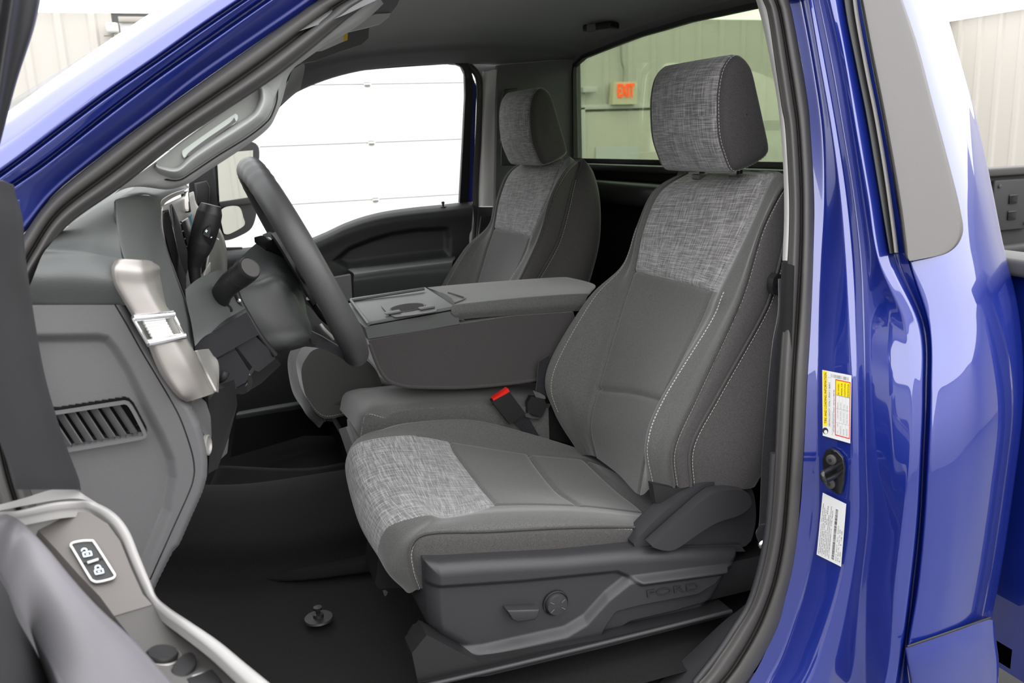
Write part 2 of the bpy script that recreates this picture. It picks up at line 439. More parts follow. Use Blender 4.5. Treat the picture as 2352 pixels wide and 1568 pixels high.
_n = noise_bump(_nt, _b, 2.0, 0.05); _r = nd(_nt, 'ShaderNodeValToRGB')
_r.color_ramp.elements[0].color = (0.13, 0.135, 0.145, 1); _r.color_ramp.elements[1].color = (0.18, 0.18, 0.19, 1)
_nt.links.new(_n.outputs['Fac'], _r.inputs['Fac']); _nt.links.new(_r.outputs['Color'], _b.inputs['Base Color']); _b.inputs['Roughness'].default_value = 0.35
doorw = plastic('garage_door_white', (0.88, 0.88, 0.87), rough=0.45, grain=0)
WY, WX0, WX1, WB = 7.2, -5.0, 9.5, -6.2
fl = quad('floor', [(WX0-.3, WB-.3, 0), (WX1+.3, WB-.3, 0), (WX1+.3, WY+.3, 0), (WX0-.3, WY+.3, 0)], floorm); fl['kind'] = 'structure'
ce = quad('ceiling', [(WX0-.3, WB-.3, CEIL), (WX0-.3, WY+.3, CEIL), (WX1+.3, WY+.3, CEIL), (WX1+.3, WB-.3, CEIL)], ceilm); ce['kind'] = 'structure'
GX0, GX1, GZ = -0.38, 4.0, 2.9
corrugated('wall_far', (GX1+.06, WY, 0), (WX1, WY, 0), 0, CEIL, wallm, pitch=0.30)
corrugated('wall_far_left', (WX0, WY, 0), (GX0-.06, WY, 0), 0, CEIL, wallm, pitch=0.28)
corrugated('wall_right', (WX1, WY, 0), (WX1, WB, 0), 0, CEIL, wallm, pitch=0.30, nrm=(-1, 0, 0))
wl = quad('wall_left', [(WX0, WB, 0), (WX0, WY, 0), (WX0, WY, CEIL), (WX0, WB, CEIL)], wallw); wl['kind'] = 'structure'
corrugated('wall_near', (WX0, WB, 0), (WX1, WB, 0), 0, CEIL, wallm, pitch=0.30, nrm=(0, 1, 0))
# sectional garage door behind the truck: panels with hinges
gd = empty('garage_door', (GX0, WY, 0), 'white sectional garage door seen through the far side window', 'garage door')
zs = [0.0]+[0.6+0.578*k for k in range(5)]
for k in range(5):
    z0, z1 = (1.177-0.578*2+0.578*k, 1.177-0.578*2+0.578*(k+1)) if k else (0.02, 0.599)
    box('door_panel', ((GX0+GX1)/2, WY-0.02, (z0+z1)/2), (GX1-GX0, 0.045, z1-z0-0.007), doorw, gd, bevel=0.006)
hz = plastic('hinge_metal', (0.35, 0.33, 0.30), rough=0.4, grain=0, metallic=0.6)
for zz in (0.599, 1.177, 1.756, 2.334):
    for xx in (GX0+.08, 0.712, 1.86, 3.0, GX1-.08):
        h = box('hinge', (xx, WY-0.053, zz), (0.055, 0.02, 0.045), hz, gd, bevel=0.004)
        box('hinge_knuckle', (xx, WY-0.066, zz), (0.075, 0.008, 0.014), whitep, h, bevel=0.002)
for xx in (GX0-.03, GX1+.03):
    box('track', (xx, WY-0.06, GZ/2), (0.05, 0.07, GZ), hz, gd, bevel=0.005)
box('header_track', ((GX0+GX1)/2+.05, WY-0.07, 2.93), (GX1-GX0+.1, 0.05, 0.05), hz, gd, bevel=0.004)
# exit door and sign on the far wall
doorg = plastic('door_beige', (0.60, 0.56, 0.50), rough=0.5, grain=0)
xd0 = PY(1342, 300, WY-.05)[0]; xd1 = xd0+1.25
d1 = empty('door_1', (xd0, WY-.05, 0), None, None); d1['kind'] = 'structure'
box('door_leaf', ((xd0+xd1)/2, WY-.045, 1.0), (xd1-xd0, 0.05, 2.0), doorg, d1, bevel=0.004)
for x in (xd0-.04, xd1+.04): box('door_frame', (x, WY-.05, 1.02), (0.07, 0.09, 2.06), wallw, d1, bevel=0.004)
box('door_frame', ((xd0+xd1)/2, WY-.05, 2.05), (xd1-xd0+.15, 0.09, 0.05), wallw, d1, bevel=0.004)
nt_ = plate('wall_notice', T((1368, 336, WY-.09), (1466, 334, WY-.09), (1466, 372, WY-.09), (1368, 372, WY-.09)), 0.004, white, direc=(0, -1, 0))
tag(nt_, 'pale rectangular notice on the door below the exit sign', 'notice')
es = empty('exit_sign', PY(1435, 215, WY-.05), 'beige exit sign with orange letters above the door', 'sign')
signm = plastic('sign_housing', (0.72, 0.66, 0.48), rough=0.5, grain=0)
o4 = T((1410, 188, WY-.16), (1464, 187, WY-.16), (1463, 239, WY-.16), (1407, 240, WY-.16))
plate('housing', o4, 0.10, signm, es, bevel=0.006, direc=(0, 1, 0))
exm = emit('exit_orange', (1.0, 0.10, 0.015), 1.4)
e0 = PY(1418, 222, WY-.175); e1 = PY(1456, 221, WY-.175)
text('lettering', 'EXIT', e0, (1, 0, 0), (0, 0, 1), 0.195, exm, es, ext=0.004, sx=(e1[0]-e0[0])/0.395, bold=0.006)
tube('conduit', [PY(1432, 190, WY-.06), PY(1433, 160, WY-.05), PY(1428, 140, WY-.05), PY(1426, 95, WY-.05), PY(1426, 40, WY-.05)], 0.012, hz, es, n=30)
box('wall_bracket', PY(1352, 206, WY-.08), (0.17, 0.08, 0.06), wallw, None, bevel=0.005)
tag(bpy.data.objects['wall_bracket'], 'small white ledge fixed on the far wall left of the exit sign', 'bracket')
# fixture by the door head at the upper left
fx = empty('wall_lamp', PY(258, 65, WY-.1), 'small white fixture beside the garage door track at upper left', 'wall lamp')
c0 = PY(258, 64, WY-.1)
box('lamp_body', c0, (0.10, 0.10, 0.085), whitep, fx, bevel=0.02)
box('lamp_body', c0+A((0.0, 0, -0.12)), (0.07, 0.08, 0.06), whitep, fx, bevel=0.02)
tube('arm', [c0+A((-.08, 0.03, -.06)), c0+A((.12, 0.03, -.055))], 0.01, hz, fx, n=8)
# ================================================================ front seats (built once, the passenger one is a copied tree)
SY = -0.44
seat = empty('front_seat', (0.6, SY, 0.9), 'driver seat in grey cloth nearest the open door', 'car seat', 'front seats')
# ---- backrest: columns run top -> bottom, rows r1..r8
R1 = T((1560, 401, -.27), (1500, 441, -.248), (1462, 522, -.228), (1430, 608, -.205), (1347, 690, -.19), (1256, 850, -.185), (1273, 945, -.19), (1332, 1042, -.215))
R2 = T((1566, 400, -.285), (1505, 441, -.262), (1470, 524, -.245), (1443, 615, -.235), (1390, 696, -.225), (1310, 870, -.225), (1315, 960, -.235), (1352, 1045, -.25))
R3 = T((1575, 399, -.30), (1511, 443, -.278), (1474, 527, -.27), (1454, 622, -.27), (1428, 700, -.272), (1371, 892, -.28), (1353, 975, -.285), (1368, 1050, -.29))
def prj(p):
    q = A(p)-CAM; z = q@_F; return FW/2+FPX*(q@_R)/z, FH/2-FPX*(q@_U)/z
R5 = [PY(1756, 404, -.58), PY(1742, 430, -.585), PY(1702, 528, -.585), PY(1635, 668, -.575), PY(1606, 738, -.572), A((0.795, -.575, 1.262)), A((0.765, -.575, 1.175)), A((0.745, -.575, 1.08))]
R4 = []
for a, b, dx in zip(R3, R5, (-.012, -.004, .006, .008, .012, .016, .012, .006)):
    m = (A(a)+A(b))/2; m[0] += dx; R4.append(m)
R6 = T((1787, 398, -.625), (1768, 430, -.63), (1722, 530, -.635), (1655, 672, -.635), (1625, 742, -.625), (1515, 922, -.62), (1482, 1022, -.63), (1496, 1120, -.64))
R6b = T((1800, 404, -.64), (1780, 438, -.655), (1740, 532, -.665), (1690, 664, -.67), (1655, 740, -.668), (1563, 912, -.668), (1520, 1022, -.672), (1522, 1122, -.675))
R7 = T((1815, 412, -.65), (1789, 448, -.672), (1749, 532, -.688), (1713, 655, -.695), (1680, 738, -.70), (1600, 908, -.705), (1547, 1030, -.705), (1552, 1122, -.70))
R8 = T((1828, 418, -.655), (1818, 475, -.68), (1800, 575, -.70), (1775, 670, -.708), (1746, 738, -.712), (1649, 910, -.716), (1590, 1025, -.716), (1590, 1117, -.712))
R9 = [A(v) for v in ((1.03, -.64, 1.665), (1.05, -.665, 1.63), (1.06, -.685, 1.56), (1.055, -.695, 1.46), (1.03, -.70, 1.37), (.985, -.70, 1.25), (.945, -.70, 1.17), (.915, -.695, 1.125))]
R10 = [A((p[0]+.01, 2*SY-p[1], p[2])) for p in R9]
R11 = [A((p[0]+.07, 2*SY-q[1]-.0, p[2])) for p, q in zip(R1, R8)]
cols = [R1, R2, R3, R4, R5, R6, R6b, R7, R8, R9, R10, R11]
c0 = A((1.05, SY, 1.672))
cols = [[c0+(A(c[0])-c0)*0.35, c0+(A(c[0])-c0)*0.8+A((0, 0, .002))]+[A(p) for p in c] for c in cols]
K = len(cols); SU, SV = 26, 24
nu = K*SU; nv = (len(cols[0])-1)*SV+1
C_ = np.array([cr(c, nv) for c in cols])
G = np.stack([cr(C_[:, j], nu, closed=True) for j in range(nv)], 1)
seamL, seamR = C_[2, SV*2:], C_[4, SV*2:]
seamA, seamB = C_[7, SV:], C_[8, SV*2:]
def gline(a, i0, i1, j): return G[i0*a:i1*a+1, j]
jins = SV*5                      # bottom seam of the woven insert  (row r4)
jlum = SV*7                      # lumbar seam
insb = G[2*SU:4*SU+1, jins]
# lumbar seam dips to the outer side
lum = np.array([G[i, int(jlum+0*(i-2*SU))] for i in range(2*SU, 4*SU+1)])
Nn = normals(G, True)
if np.dot(Nn[3*SU, 6*SV], A((-1, 0, 0.2))) < 0: Nn = -Nn
G = groove(G, [(seamL, .0075, .0045), (seamR, .006, .0045), (insb, .006, .0035), (lum, .009, .0045), (seamA, .005, .0035), (seamB, .0055, .004)], N=Nn)
msk = np.zeros((nu, nv), bool); msk[2*SU:4*SU+int(SU*.5), SV*1+10:jins] = True
# woven cloth runs a little past the crease at the top outer corner
gobj('backrest', G, cloth, seat, cu=True, mask=~msk & (np.arange(nu)[:, None] < 8*SU-SU//2*0+0) & (np.arange(nu)[:, None] < 7*SU))
side = np.zeros((nu, nv), bool); side[7*SU:, :] = True
gobj('backrest_side_panel', G, clothd, seat, cu=True, mask=side)
o = gobj('woven_insert', G, weavem, seat, cu=True, mask=msk); tag(o, 'light slubbed woven panel on the upper backrest')
NA = Nn[7*SU, SV*2:]; NB = Nn[8*SU, SV*3:]; N6 = Nn[5*SU, SV*5:]
stitches('stitching', C_[7, SV*2:]+NA*0.0+A((.004, 0, -.002)), NA, parent=seat)
stitches('stitching', C_[8, SV*3:]+A((.004, 0, -.002)), NB, parent=seat)
i6 = int(5.25*SU); stitches('stitching', G[i6, SV*5:SV*9], Nn[i6, SV*5:SV*9], parent=seat)
stitches('stitching', G[i6+1, SV*5:SV*8], Nn[i6+1, SV*5:SV*8], parent=seat)
i1 = int(0.45*SU); stitches('stitching', G[i1, SV*4:SV*8], Nn[i1, SV*4:SV*8], parent=seat)
tube('piping', C_[7, SV*2:]+NA*0.0005-A((.003, 0, 0)), 0.0022, clothd, seat, n=120, m=8)
tube('piping', C_[8, SV*3:]+NB*0.0005-A((.003, 0, 0)), 0.0022, clothd, seat, n=120, m=8)
# fabric flap at the lower outer corner
plate('corner_flap', T((1499, 1111, -.70), (1550, 1122, -.705), (1592, 1112, -.712), (1580, 1136, -.712), (1548, 1152, -.705), (1524, 1169, -.70), (1509, 1174, -.69)), 0.02, black, seat, bevel=0.004, direc=(0, 1, 0))
# ---- headrest: side profile in X-Z swept across Y
HP = T((1658, 264, -.575), (1661, 312, -.575), (1671, 352, -.575), (1688, 394, -.575), (1712, 392, -.575), (1745, 376, -.575), (1766, 360, -.575), (1769, 345, -.575), (1758, 291, -.575), (1742, 218, -.575), (1728, 158, -.575), (1716, 134, -.575), (1700, 122, -.575), (1684, 131, -.575), (1668, 160, -.575), (1659, 210, -.575))
HP = crlen([(p[0], p[2]) for p in HP], 72, closed=True); hc = A((0.965, 1.79))
ys = np.concatenate([np.linspace(-1, -.86, 7), np.linspace(-.82, .82, 26), np.linspace(.86, 1, 7)]); HG = []
HW = 0.137; HC = -.443
for s in ys:
    a = max(0.0, (abs(s)-.80)/.20); shr = 1-.20*(1-sqrt(max(0, 1-a*a)))
    q = hc+(HP-hc)*shr
    front = np.clip((hc[0]+.01-HP[:, 0])/.05, 0, 1)
    q = q+np.stack([-.012*(1-s*s)*front, 0*front], 1)
    HG.append([(x, HC+s*HW*(1-.0*a)+0.006*(1-abs(s)), z) for x, z in q])
HG = np.array(HG)                        # (ny, 72, 3)
def caps(r, s): c = r.mean(0); return [c+(r-c)*f+A((0, s*.004*(1-f), 0)) for f in (.02, .3, .6, .85)]
HG = np.array(caps(HG[0], -1)+list(HG)+caps(HG[-1], 1)[::-1])
hr = bpy.data.objects.new("headrest", None); col.objects.link(hr); hr.parent = seat; hr.location = A((0.965, HC, 1.70))-A(seat.location)
HGc = np.concatenate([HG, HG[:, :1]], 1)
Nh = normals(HGc)
if Nh[24, 0][0] > 0: Nh = -Nh
e0_, e1_ = HGc[10], HGc[-11]
HGg = groove(HGc, [(e0_, .0022, .0035), (e1_, .0022, .0035)], N=Nh)
hm = np.zeros(HGc.shape[:2], bool); hm[10:-11, :] = True
o = gobj('woven_cover', HGg, weavem, hr, mask=hm); tag(o, 'light slubbed woven wrap of the headrest')
hm1 = ~hm; hm1[24:] = False; hm2 = ~hm; hm2[:24] = False
sp1 = gobj('side_panel', HGg, clothd, hr, mask=hm1); sp2 = gobj('side_panel', HGg, clothd, hr, mask=hm2)
stitches('stitching', HGc[8, :], Nh[8, :], parent=hr)
# plastic tray under the headrest and its two posts with collars
plate('bottom_cover', [A((.945, HC-HW*.72, 1.698)), A((.945, HC+HW*.72, 1.698)), A((1.015, HC+HW*.72, 1.712)), A((1.015, HC-HW*.72, 1.712))], 0.012, midp, hr, bevel=0.004, direc=(0, 0, -1))
for (px, py, Y) in ((1606, 396, -.385), (1692, 399, -.50)):
    c = PY(px, py, Y)
    b = box('post_collar', c+A((.004, 0, -.008)), (0.030, 0.028, 0.012), midp, hr, bevel=0.004)
    tube('post', [c+A((.006, 0, -.02)), c+A((.008, 0, .03))], 0.006, black, hr, n=6)
# ---- cushion, rows front underside -> back
S0 = T((900, 1150, -.19), (870, 1110, -.19), (842, 1050, -.19), (858, 1005, -.19), (905, 1000, -.185), (1040, 1000, -.18), (1180, 1030, -.18), (1300, 1070, -.18), (1400, 1100, -.18))
S1 = [A((.285, -.205, 1.06)), A((.262, -.205, 1.10))]+T((848, 1000, -.215), (880, 985, -.21), (945, 970, -.205), (1080, 964, -.20), (1208, 993, -.20), (1325, 1030, -.205), (1400, 1062, -.215))
S2 = [A((.275, -.25, 1.04)), A((.245, -.25, 1.09)), A((.262, -.25, 1.147)), A((.32, -.25, 1.158))]+T((960, 1000, -.25), (1034, 1012, -.25), (1215, 1041, -.25), (1345, 1056, -.255), (1420, 1088, -.26))
S3 = [A((.262, SY, 1.02)), A((.232, SY, 1.075)), A((.252, SY, 1.13)), A((.315, SY, 1.142)), A((.385, SY, 1.127)), A((.465, SY, 1.108)), A((.63, SY, 1.062)), A((.77, SY, 1.035)), A((.88, SY, 1.02))]
S4 = [A((.268, -.58, 1.02)), A((.237, -.58, 1.072)), A((.256, -.585, 1.128)), A((.315, -.59, 1.143))]+T((1030, 1176, -.59), (1138, 1159, -.575), (1328, 1161, -.575), (1485, 1178, -.585), (1560, 1185, -.60))
S5 = [A((.272, -.645, 1.02)), A((.246, -.645, 1.065)), A((.266, -.648, 1.122)), A((.315, -.652, 1.146))]+T((1020, 1192, -.65), (1130, 1180, -.65), (1300, 1176, -.65), (1450, 1186, -.652), (1520, 1200, -.655))
S6 = T((962, 1352, -.695), (947, 1310, -.695), (942, 1262, -.695), (962, 1232, -.695), (1010, 1222, -.698), (1117, 1220, -.70), (1300, 1211, -.70), (1440, 1210, -.698), (1482, 1217, -.69))
S7 = T((990, 1352, -.70), (985, 1325, -.705), (983, 1305, -.708), (995, 1297, -.71), (1030, 1291, -.712), (1120, 1285, -.712), (1290, 1278, -.71), (1425, 1262, -.705), (1478, 1228, -.692))
cc = [S0, S1, S2, S3, S4, S5, S6, S7]
a2, b2 = 32, 28
nu2, nv2 = 7*a2+1, 8*b2+1
C2 = np.array([cr(c, nv2) for c in cc]); G2 = np.stack([cr(C2[:, j], nu2) for j in range(nv2)], 1)
N2 = normals(G2)
if N2[int(3.3*a2), int(5.6*b2)][2] < 0: N2 = -N2
r1 = G2[2*a2:4*a2+1, b2*6]; r2 = G2[2*a2:4*a2+1, b2*7]; r0 = G2[2*a2:4*a2+1, b2*5]
G2 = groove(G2, [(r0, .004, .003), (r1, .008, .0045), (r2, .010, .0055), (C2[6], .004, .0035), (C2[4, b2*5:], .004, .004), (C2[2, b2*4:], .003, .004)], N=N2)
i_ = np.arange(nu2)[:, None]+0*np.arange(nv2)[None]; j_ = 0*np.arange(nu2)[:, None]+np.arange(nv2)[None]
# the woven front insert is wider at the lip than at its rear edge
lo = 2*a2+0*j_-np.clip((1.9*b2-j_)*.25, 0, .7*a2); hi = 4*a2+np.interp(j_/b2, [0, 1.9, 3.4, 4.4, 5], [0, .22*a2, .78*a2, .67*a2, 0])
mi = (i_ >= lo) & (i_ < hi) & (j_ < b2*5) & (j_ >= b2*.75)
ms = (i_ >= 6*a2)
gobj('cushion', G2, cloth, seat, mask=~mi & ~ms); tag(gobj('woven_insert', G2, weavem, seat, mask=mi), 'light slubbed woven panel across the cushion front')
gobj('cushion_side_panel', G2, clothd, seat, mask=ms)
tube('piping', C2[6]+N2[6*a2]*0.0008, 0.0022, clothd, seat, n=140, m=8)
ls = C2[6]+(C2[7]-C2[6])*.10; stitches('stitching', ls, N2[6*a2+3], parent=seat)
# front lip valance below the cushion
plate('valance', [A((.30, -.22, 1.05)), A((.30, -.68, 1.05)), A((.33, -.68, .98)), A((.33, -.22, .98))], 0.012, midp, seat, bevel=0.003)
plate('front_foot', T((875, 1255, -.52), (868, 1290, -.52), (862, 1340, -.52), (870, 1352, -.52), (925, 1350, -.52), (945, 1330, -.52), (930, 1255, -.52)), 0.10, black, seat, bevel=0.006, direc=(0, 1, 0))
# ---- seat side shield: heightfield in the X-Z plane
SHY = -.745
out = [(982, 1300), (1100, 1291), (1300, 1281), (1440, 1268), (1570, 1262), (1697, 1262), (1702, 1281), (1676, 1330), (1648, 1381), (1622, 1418), (1600, 1428), (1500, 1448), (1388, 1469), (1205, 1508), (1130, 1519), (1095, 1518), (1072, 1509), (1013, 1475), (994, 1458), (986, 1420), (983, 1380)]
ow = A([PY(x, y, SHY) for x, y in out]); ow2 = crlen(np.vstack([ow, ow[:1]]), 3) ; cen = ow.mean(0)
def inside(x, z, P):
    r = np.zeros(x.shape, bool); n = len(P); j = n-1
    for i in range(n):
        xi, zi, xj, zj = P[i][0], P[i][2], P[j][0], P[j][2]
        c = ((zi > z) != (zj > z)) & (x < (xj-xi)*(z-zi)/(zj-zi+1e-12)+xi); r ^= c; j = i
    return r
def sm(t): t = np.clip(t, 0, 1); return t*t*(3-2*t)
tp = A([PY(x, y, SHY) for x, y in [(982, 1300), (1100, 1291), (1300, 1281), (1440, 1268), (1570, 1262), (1702, 1262)]])
bt = A([PY(x, y, SHY) for x, y in [(982, 1380), (986, 1420), (994, 1458), (1013, 1475), (1072, 1509), (1095, 1518), (1130, 1519), (1205, 1508), (1388, 1469), (1500, 1448), (1600, 1428), (1622, 1418), (1648, 1381), (1676, 1330), (1702, 1281)]])
xs_ = np.linspace(tp[0][0], tp[-1][0], 300); zt_ = np.interp(xs_, tp[:, 0], tp[:, 2]); zb_ = np.interp(xs_, bt[:, 0], bt[:, 2])
vv = np.linspace(0, 1, 110)
SG = np.stack([np.repeat(xs_[:, None], 110, 1), np.full((300, 110), SHY), zt_[:, None]+(zb_-zt_)[:, None]*vv[None]], 2)
XZ = SG.copy(); d_edge = np.zeros(SG.shape[:2])
def dist_seg(P, poly):
    D = np.full(P.shape[:-1], 1e9)
    for a, b in zip(poly[:-1], poly[1:]):
        ab = b-a; t = np.clip(((P-a)@ab)/max(1e-12, ab@ab), 0, 1)[..., None]; D = np.minimum(D, np.linalg.norm(P-(a+ab*t), axis=-1))
    return D
d_edge = dist_seg(SG, np.vstack([tp, bt[::-1], tp[:1]]))
dep = np.where(d_edge < .022, .022-np.sqrt(np.maximum(0, .022**2-(.022-np.minimum(d_edge, .022))**2)), 0)
# front corner chamfer
ch = A([PY(1014, 1345, SHY), PY(1014, 1472, SHY)]); dep += np.clip((ch[0][0]-SG[..., 0]), 0, 1)*.5
# top ledge: shelf line, main face stands back below it
def band(pts, w):
    return np.exp(-(dist_poly(SG, A([PY(x, y, SHY) for x, y in pts]))/w)**2)
def below(pts):
    L = A([PY(x, y, SHY) for x, y in pts]); zz = np.interp(SG[..., 0], L[:, 0], L[:, 2]); return zz-SG[..., 2]
topl = below([(980, 1345), (1200, 1330), (1420, 1308), (1470, 1330), (1560, 1318), (1720, 1296)])
dep += .010*sm(topl/.012)
dl = below([(980, 1500), (1110, 1490), (1300, 1447), (1345, 1420), (1395, 1365), (1445, 1325), (1720, 1290)])
dep -= .016*sm((dl+.004)/.016)
dl2 = below([(980, 1700), (1360, 1490), (1385, 1440), (1412, 1400), (1470, 1385), (1600, 1360), (1640, 1335), (1668, 1298)])
dep += .010*sm(dl2/.006)*(SG[..., 0] > PY(1360, 1470, SHY)[0])
dl3 = below([(980, 1800), (1350, 1500), (1400, 1462), (1450, 1428), (1560, 1402), (1660, 1372)])
dep += .006*sm(dl3/.005)*(SG[..., 0] > PY(1350, 1470, SHY)[0])
SG2 = SG.copy(); SG2[..., 1] += dep
e_ = lambda r: r+A((0, .10, 0))*1.0
SG2 = np.concatenate([e_(SG2[:, :1]), SG2, e_(SG2[:, -1:])], 1)
SG2 = np.concatenate([e_(SG2[:1]), SG2, e_(SG2[-1:])], 0)
sh = gobj('side_shield', SG2, darkp, seat); tag(sh, 'dark plastic lower side trim of the seat')
def onsh(px, py): return PY(px, py, SHY+.009)
# power-seat switch and lumbar knob
plate('seat_switch', [onsh(1156, 1390), onsh(1230, 1388), onsh(1231, 1398), onsh(1222, 1412), onsh(1180, 1418), onsh(1168, 1412)], 0.018, darkp, sh, bevel=0.004, direc=(0, -1, 0))
kc = onsh(1275, 1383); kax = A((0, -1, 0)); kr = abs(onsh(1303, 1383)[0]-kc[0])
lathe('knob_ring', [(kr, -.004), (kr, .003), (kr*.9, .004), (kr*.88, -.002)], kc, kax, gloss, sh)
kn = lathe('lumbar_knob', [(kr*.85, -.004), (kr*.85, .008), (kr*.78, .011), (0.001, .012)], kc, kax, darkp, sh)
for a in range(4):
    an = radians(35+90*a) if a % 2 == 0 else radians(145+90*(a-1)); d = A((cos(an), 0, sin(an)))
    box('knob_mark', kc+A((0, -.0125, 0))+d*kr*.55, (kr*.35, .0008, .0012), midp, kn, bevel=0, rot=basis(d, np.cross(d, (0, 1, 0))))
t0 = PY(1484, 1372, SHY-.0075); t1 = PY(1612, 1352, SHY-.0075); td = t1-t0
embm = plastic('embossed_dark', (0.022, 0.022, 0.024), rough=0.35, grain=0)
text('embossed_lettering', 'FORD', t0, td, (-.12, 0, 1), 0.020, embm, sh, ext=0.0008, sx=np.linalg.norm(td)/0.0546, bold=0)
# ---- hinge cover and tilt lever
def rnd(P, it=2):
    P = A(P)
    for _ in range(it):
        Q = np.roll(P, -1, 0); P = np.stack([P*.75+Q*.25, P*.25+Q*.75], 1).reshape(-1, 3)
    return P
HY = -.725
hcv = plate('hinge_cover', rnd(T((1440, 1268, HY), (1482, 1216, HY), (1530, 1170, HY), (1600, 1118, HY), (1630, 1106, HY), (1700, 1100, HY), (1728, 1118, HY), (1737, 1160, HY), (1736, 1210, HY), (1718, 1262, HY), (1600, 1268, HY))), 0.045, darkp, seat, bevel=0.010, direc=(0, 1, 0))
LY = -.755
lev = plate('recline_lever', rnd(T((1495, 1256, LY), (1502, 1248, LY), (1560, 1196, LY), (1630, 1135, LY), (1652, 1126, LY), (1705, 1124, LY), (1722, 1134, LY), (1730, 1160, LY), (1700, 1185, LY), (1652, 1196, LY), (1600, 1228, LY), (1555, 1262, LY), (1530, 1266, LY))), 0.026, darkp, hcv, bevel=0.007, direc=(0, 1, 0))
plate('shield_ledge', T((1440, 1262, HY-.004), (1500, 1255, HY-.004), (1700, 1250, HY-.004), (1712, 1266, HY-.004), (1440, 1276, HY-.004)), 0.06, darkp, seat, bevel=0.005, direc=(0, 1, 0))
# riser and rail
plate('seat_riser', [A((.33, -.73, .99)), A((.33, -.73, .925)), A((.95, -.73, .925)), A((.95, -.73, .99))], 0.5, black, seat, bevel=0.01, direc=(0, 1, 0))
rl = plate('seat_rail', T((946, 1500, -.765), (960, 1568, -.765), (1120, 1552, -.765), (1380, 1489, -.765), (1680, 1412, -.765), (1680, 1400, -.765), (1380, 1468, -.765), (1100, 1520, -.765), (1013, 1475, -.765), (980, 1458, -.765)), 0.05, black, seat, bevel=0.003, direc=(0, 1, 0))
tube('rail_edge', T((900, 1592, -.775), (1120, 1541, -.775), (1380, 1478, -.775), (1680, 1403, -.775)), 0.004, darkp, rl, n=40, m=8)
plate('rail_bracket', T((962, 1462, -.75), (985, 1453, -.75), (986, 1470, -.75), (978, 1476, -.75), (972, 1500, -.75), (955, 1515, -.75), (950, 1480, -.75)), 0.04, black, rl, bevel=0.002, direc=(0, 1, 0))

# ---- passenger seat: copied part by part, seat back slightly more upright
skip = {'side_shield', 'seat_switch', 'hinge_cover', 'recline_lever', 'shield_ledge', 'seat_rail', 'front_foot', 'rail_edge'}
ps = seat.copy(); col.objects.link(ps); ps.location = (0.585, SY+0.88, 0.922)
ps['label'] = 'passenger seat in grey cloth on the far side by the side window'
for ch_ in list(seat.children):
    if ch_.name.split('.')[0] in skip or ch_.name.split('.')[0] == 'corner_flap': continue
    c = ch_.copy(); col.objects.link(c); c.parent = ps
    if ch_.name == 'woven_insert.001' and c.data.name.startswith('woven_insert'):
        c.material_slots[0].link = 'OBJECT'; c.material_slots[0].material = cloth
    if c.name.startswith('headrest'): c.location.z -= 0.022
    for g in ch_.children:
        d = g.copy(); col.objects.link(d); d.parent = c

fp = A(crlen(T((692, 852, .17), (706, 818, .17), (724, 802, .17), (765, 797, .17), (820, 812, .17), (860, 845, .17), (877, 885, .17), (866, 908, .17), (815, 944, .17), (779, 957, .17), (747, 961, .17), (724, 946, .17), (703, 912, .17)), 70, closed=True))
pk_ = plate('cushion_front_pad', fp, .12, cloth, ps, bevel=.018, seg=5, direc=(0, 1, 0)); pk_.location = -A(ps.location)
pl0 = A(crlen(T((700, 905, .168), (724, 940, .168), (747, 955, .168), (779, 951, .168), (815, 938, .168), (860, 905, .168)), 50)); q_ = stitches('stitching', pl0, A((0, -1, 0)), parent=ps); q_.location = -A(ps.location)
# ================================================================ cab body: door opening, pillars, quarter panel
def hz_(z): 
    t = (z-1.20)/.18
    return 0.0 if t < 0 else (.09*t*t if t < 1 else .09+(z-1.38))
def S2(px, py, base, s=.25):
    Y = base
    for _ in range(12):
        p = PY(px, py, Y); Y = base+s*hz_(min(p[2], 2.4))
    return PY(px, py, Y)
def fold(curves, nu, nv, blur=2.0, cv=None):
    """linear across, smooth along, corners across softened"""
    C = np.array([cr(c, nv) for c in curves]); k = len(curves); G = []
    t = np.linspace(0, k-1, nu) if cv is None else np.interp(np.linspace(0, 1, nu), np.linspace(0, 1, k), np.arange(k))
    i = np.clip(t.astype(int), 0, k-2); f = (t-i)[:, None, None]; G = C[i]*(1-f)+C[i+1]*f
    r = int(blur*3)+1; ker = np.exp(-(np.arange(-r, r+1)/blur)**2/2); ker /= ker.sum()
    Gp = np.concatenate([2*G[:1]-G[r:0:-1], G, 2*G[-1:]-G[-2:-r-2:-1]], 0)
    return sum(ker[q]*Gp[q:q+nu] for q in range(2*r+1))
body = empty('pickup_cab', (0.6, -.95, 0.6), 'blue pickup cab with open driver doorway, pillar and rear quarter', 'pickup truck')
ROWS = [0, 150, 300, 450, 600, 750, 900, 1050, 1200, 1350, 1500, 1600]
def colm(xs, base, s=.25, rows=ROWS):
    xs = [xs[0]-(xs[1]-xs[0])*.7]+list(xs); return [S2(x, y, base, s) for x, y in zip(xs, [-90]+list(rows))]
c0 = colm([1812, 1843, 1861, 1870, 1868, 1862, 1853, 1846, 1835, 1810, 1757, 1700], -.865)
c1 = colm([1842, 1870, 1891, 1895, 1887, 1881, 1878, 1878, 1872, 1846, 1797, 1745], -.872)
c2 = colm([1857, 1883, 1909, 1929, 1942, 1950, 1956, 1957, 1956, 1928, 1884, 1842], -.93, .27)
c3 = colm([1866, 1895, 1922, 1945, 1960, 1966, 1971, 1973, 1974, 1955, 1925, 1895], -.936, .27)
c4 = colm([1880, 1910, 1936, 1960, 1976, 1983, 1986, 1988, 1991, 1975, 1960, 1945], -.925, .27)
c5 = colm([1894, 1926, 1951, 1974, 1992, 1998, 1999, 2003, 2008, 1993, 1989, 1990], -.936, .27)
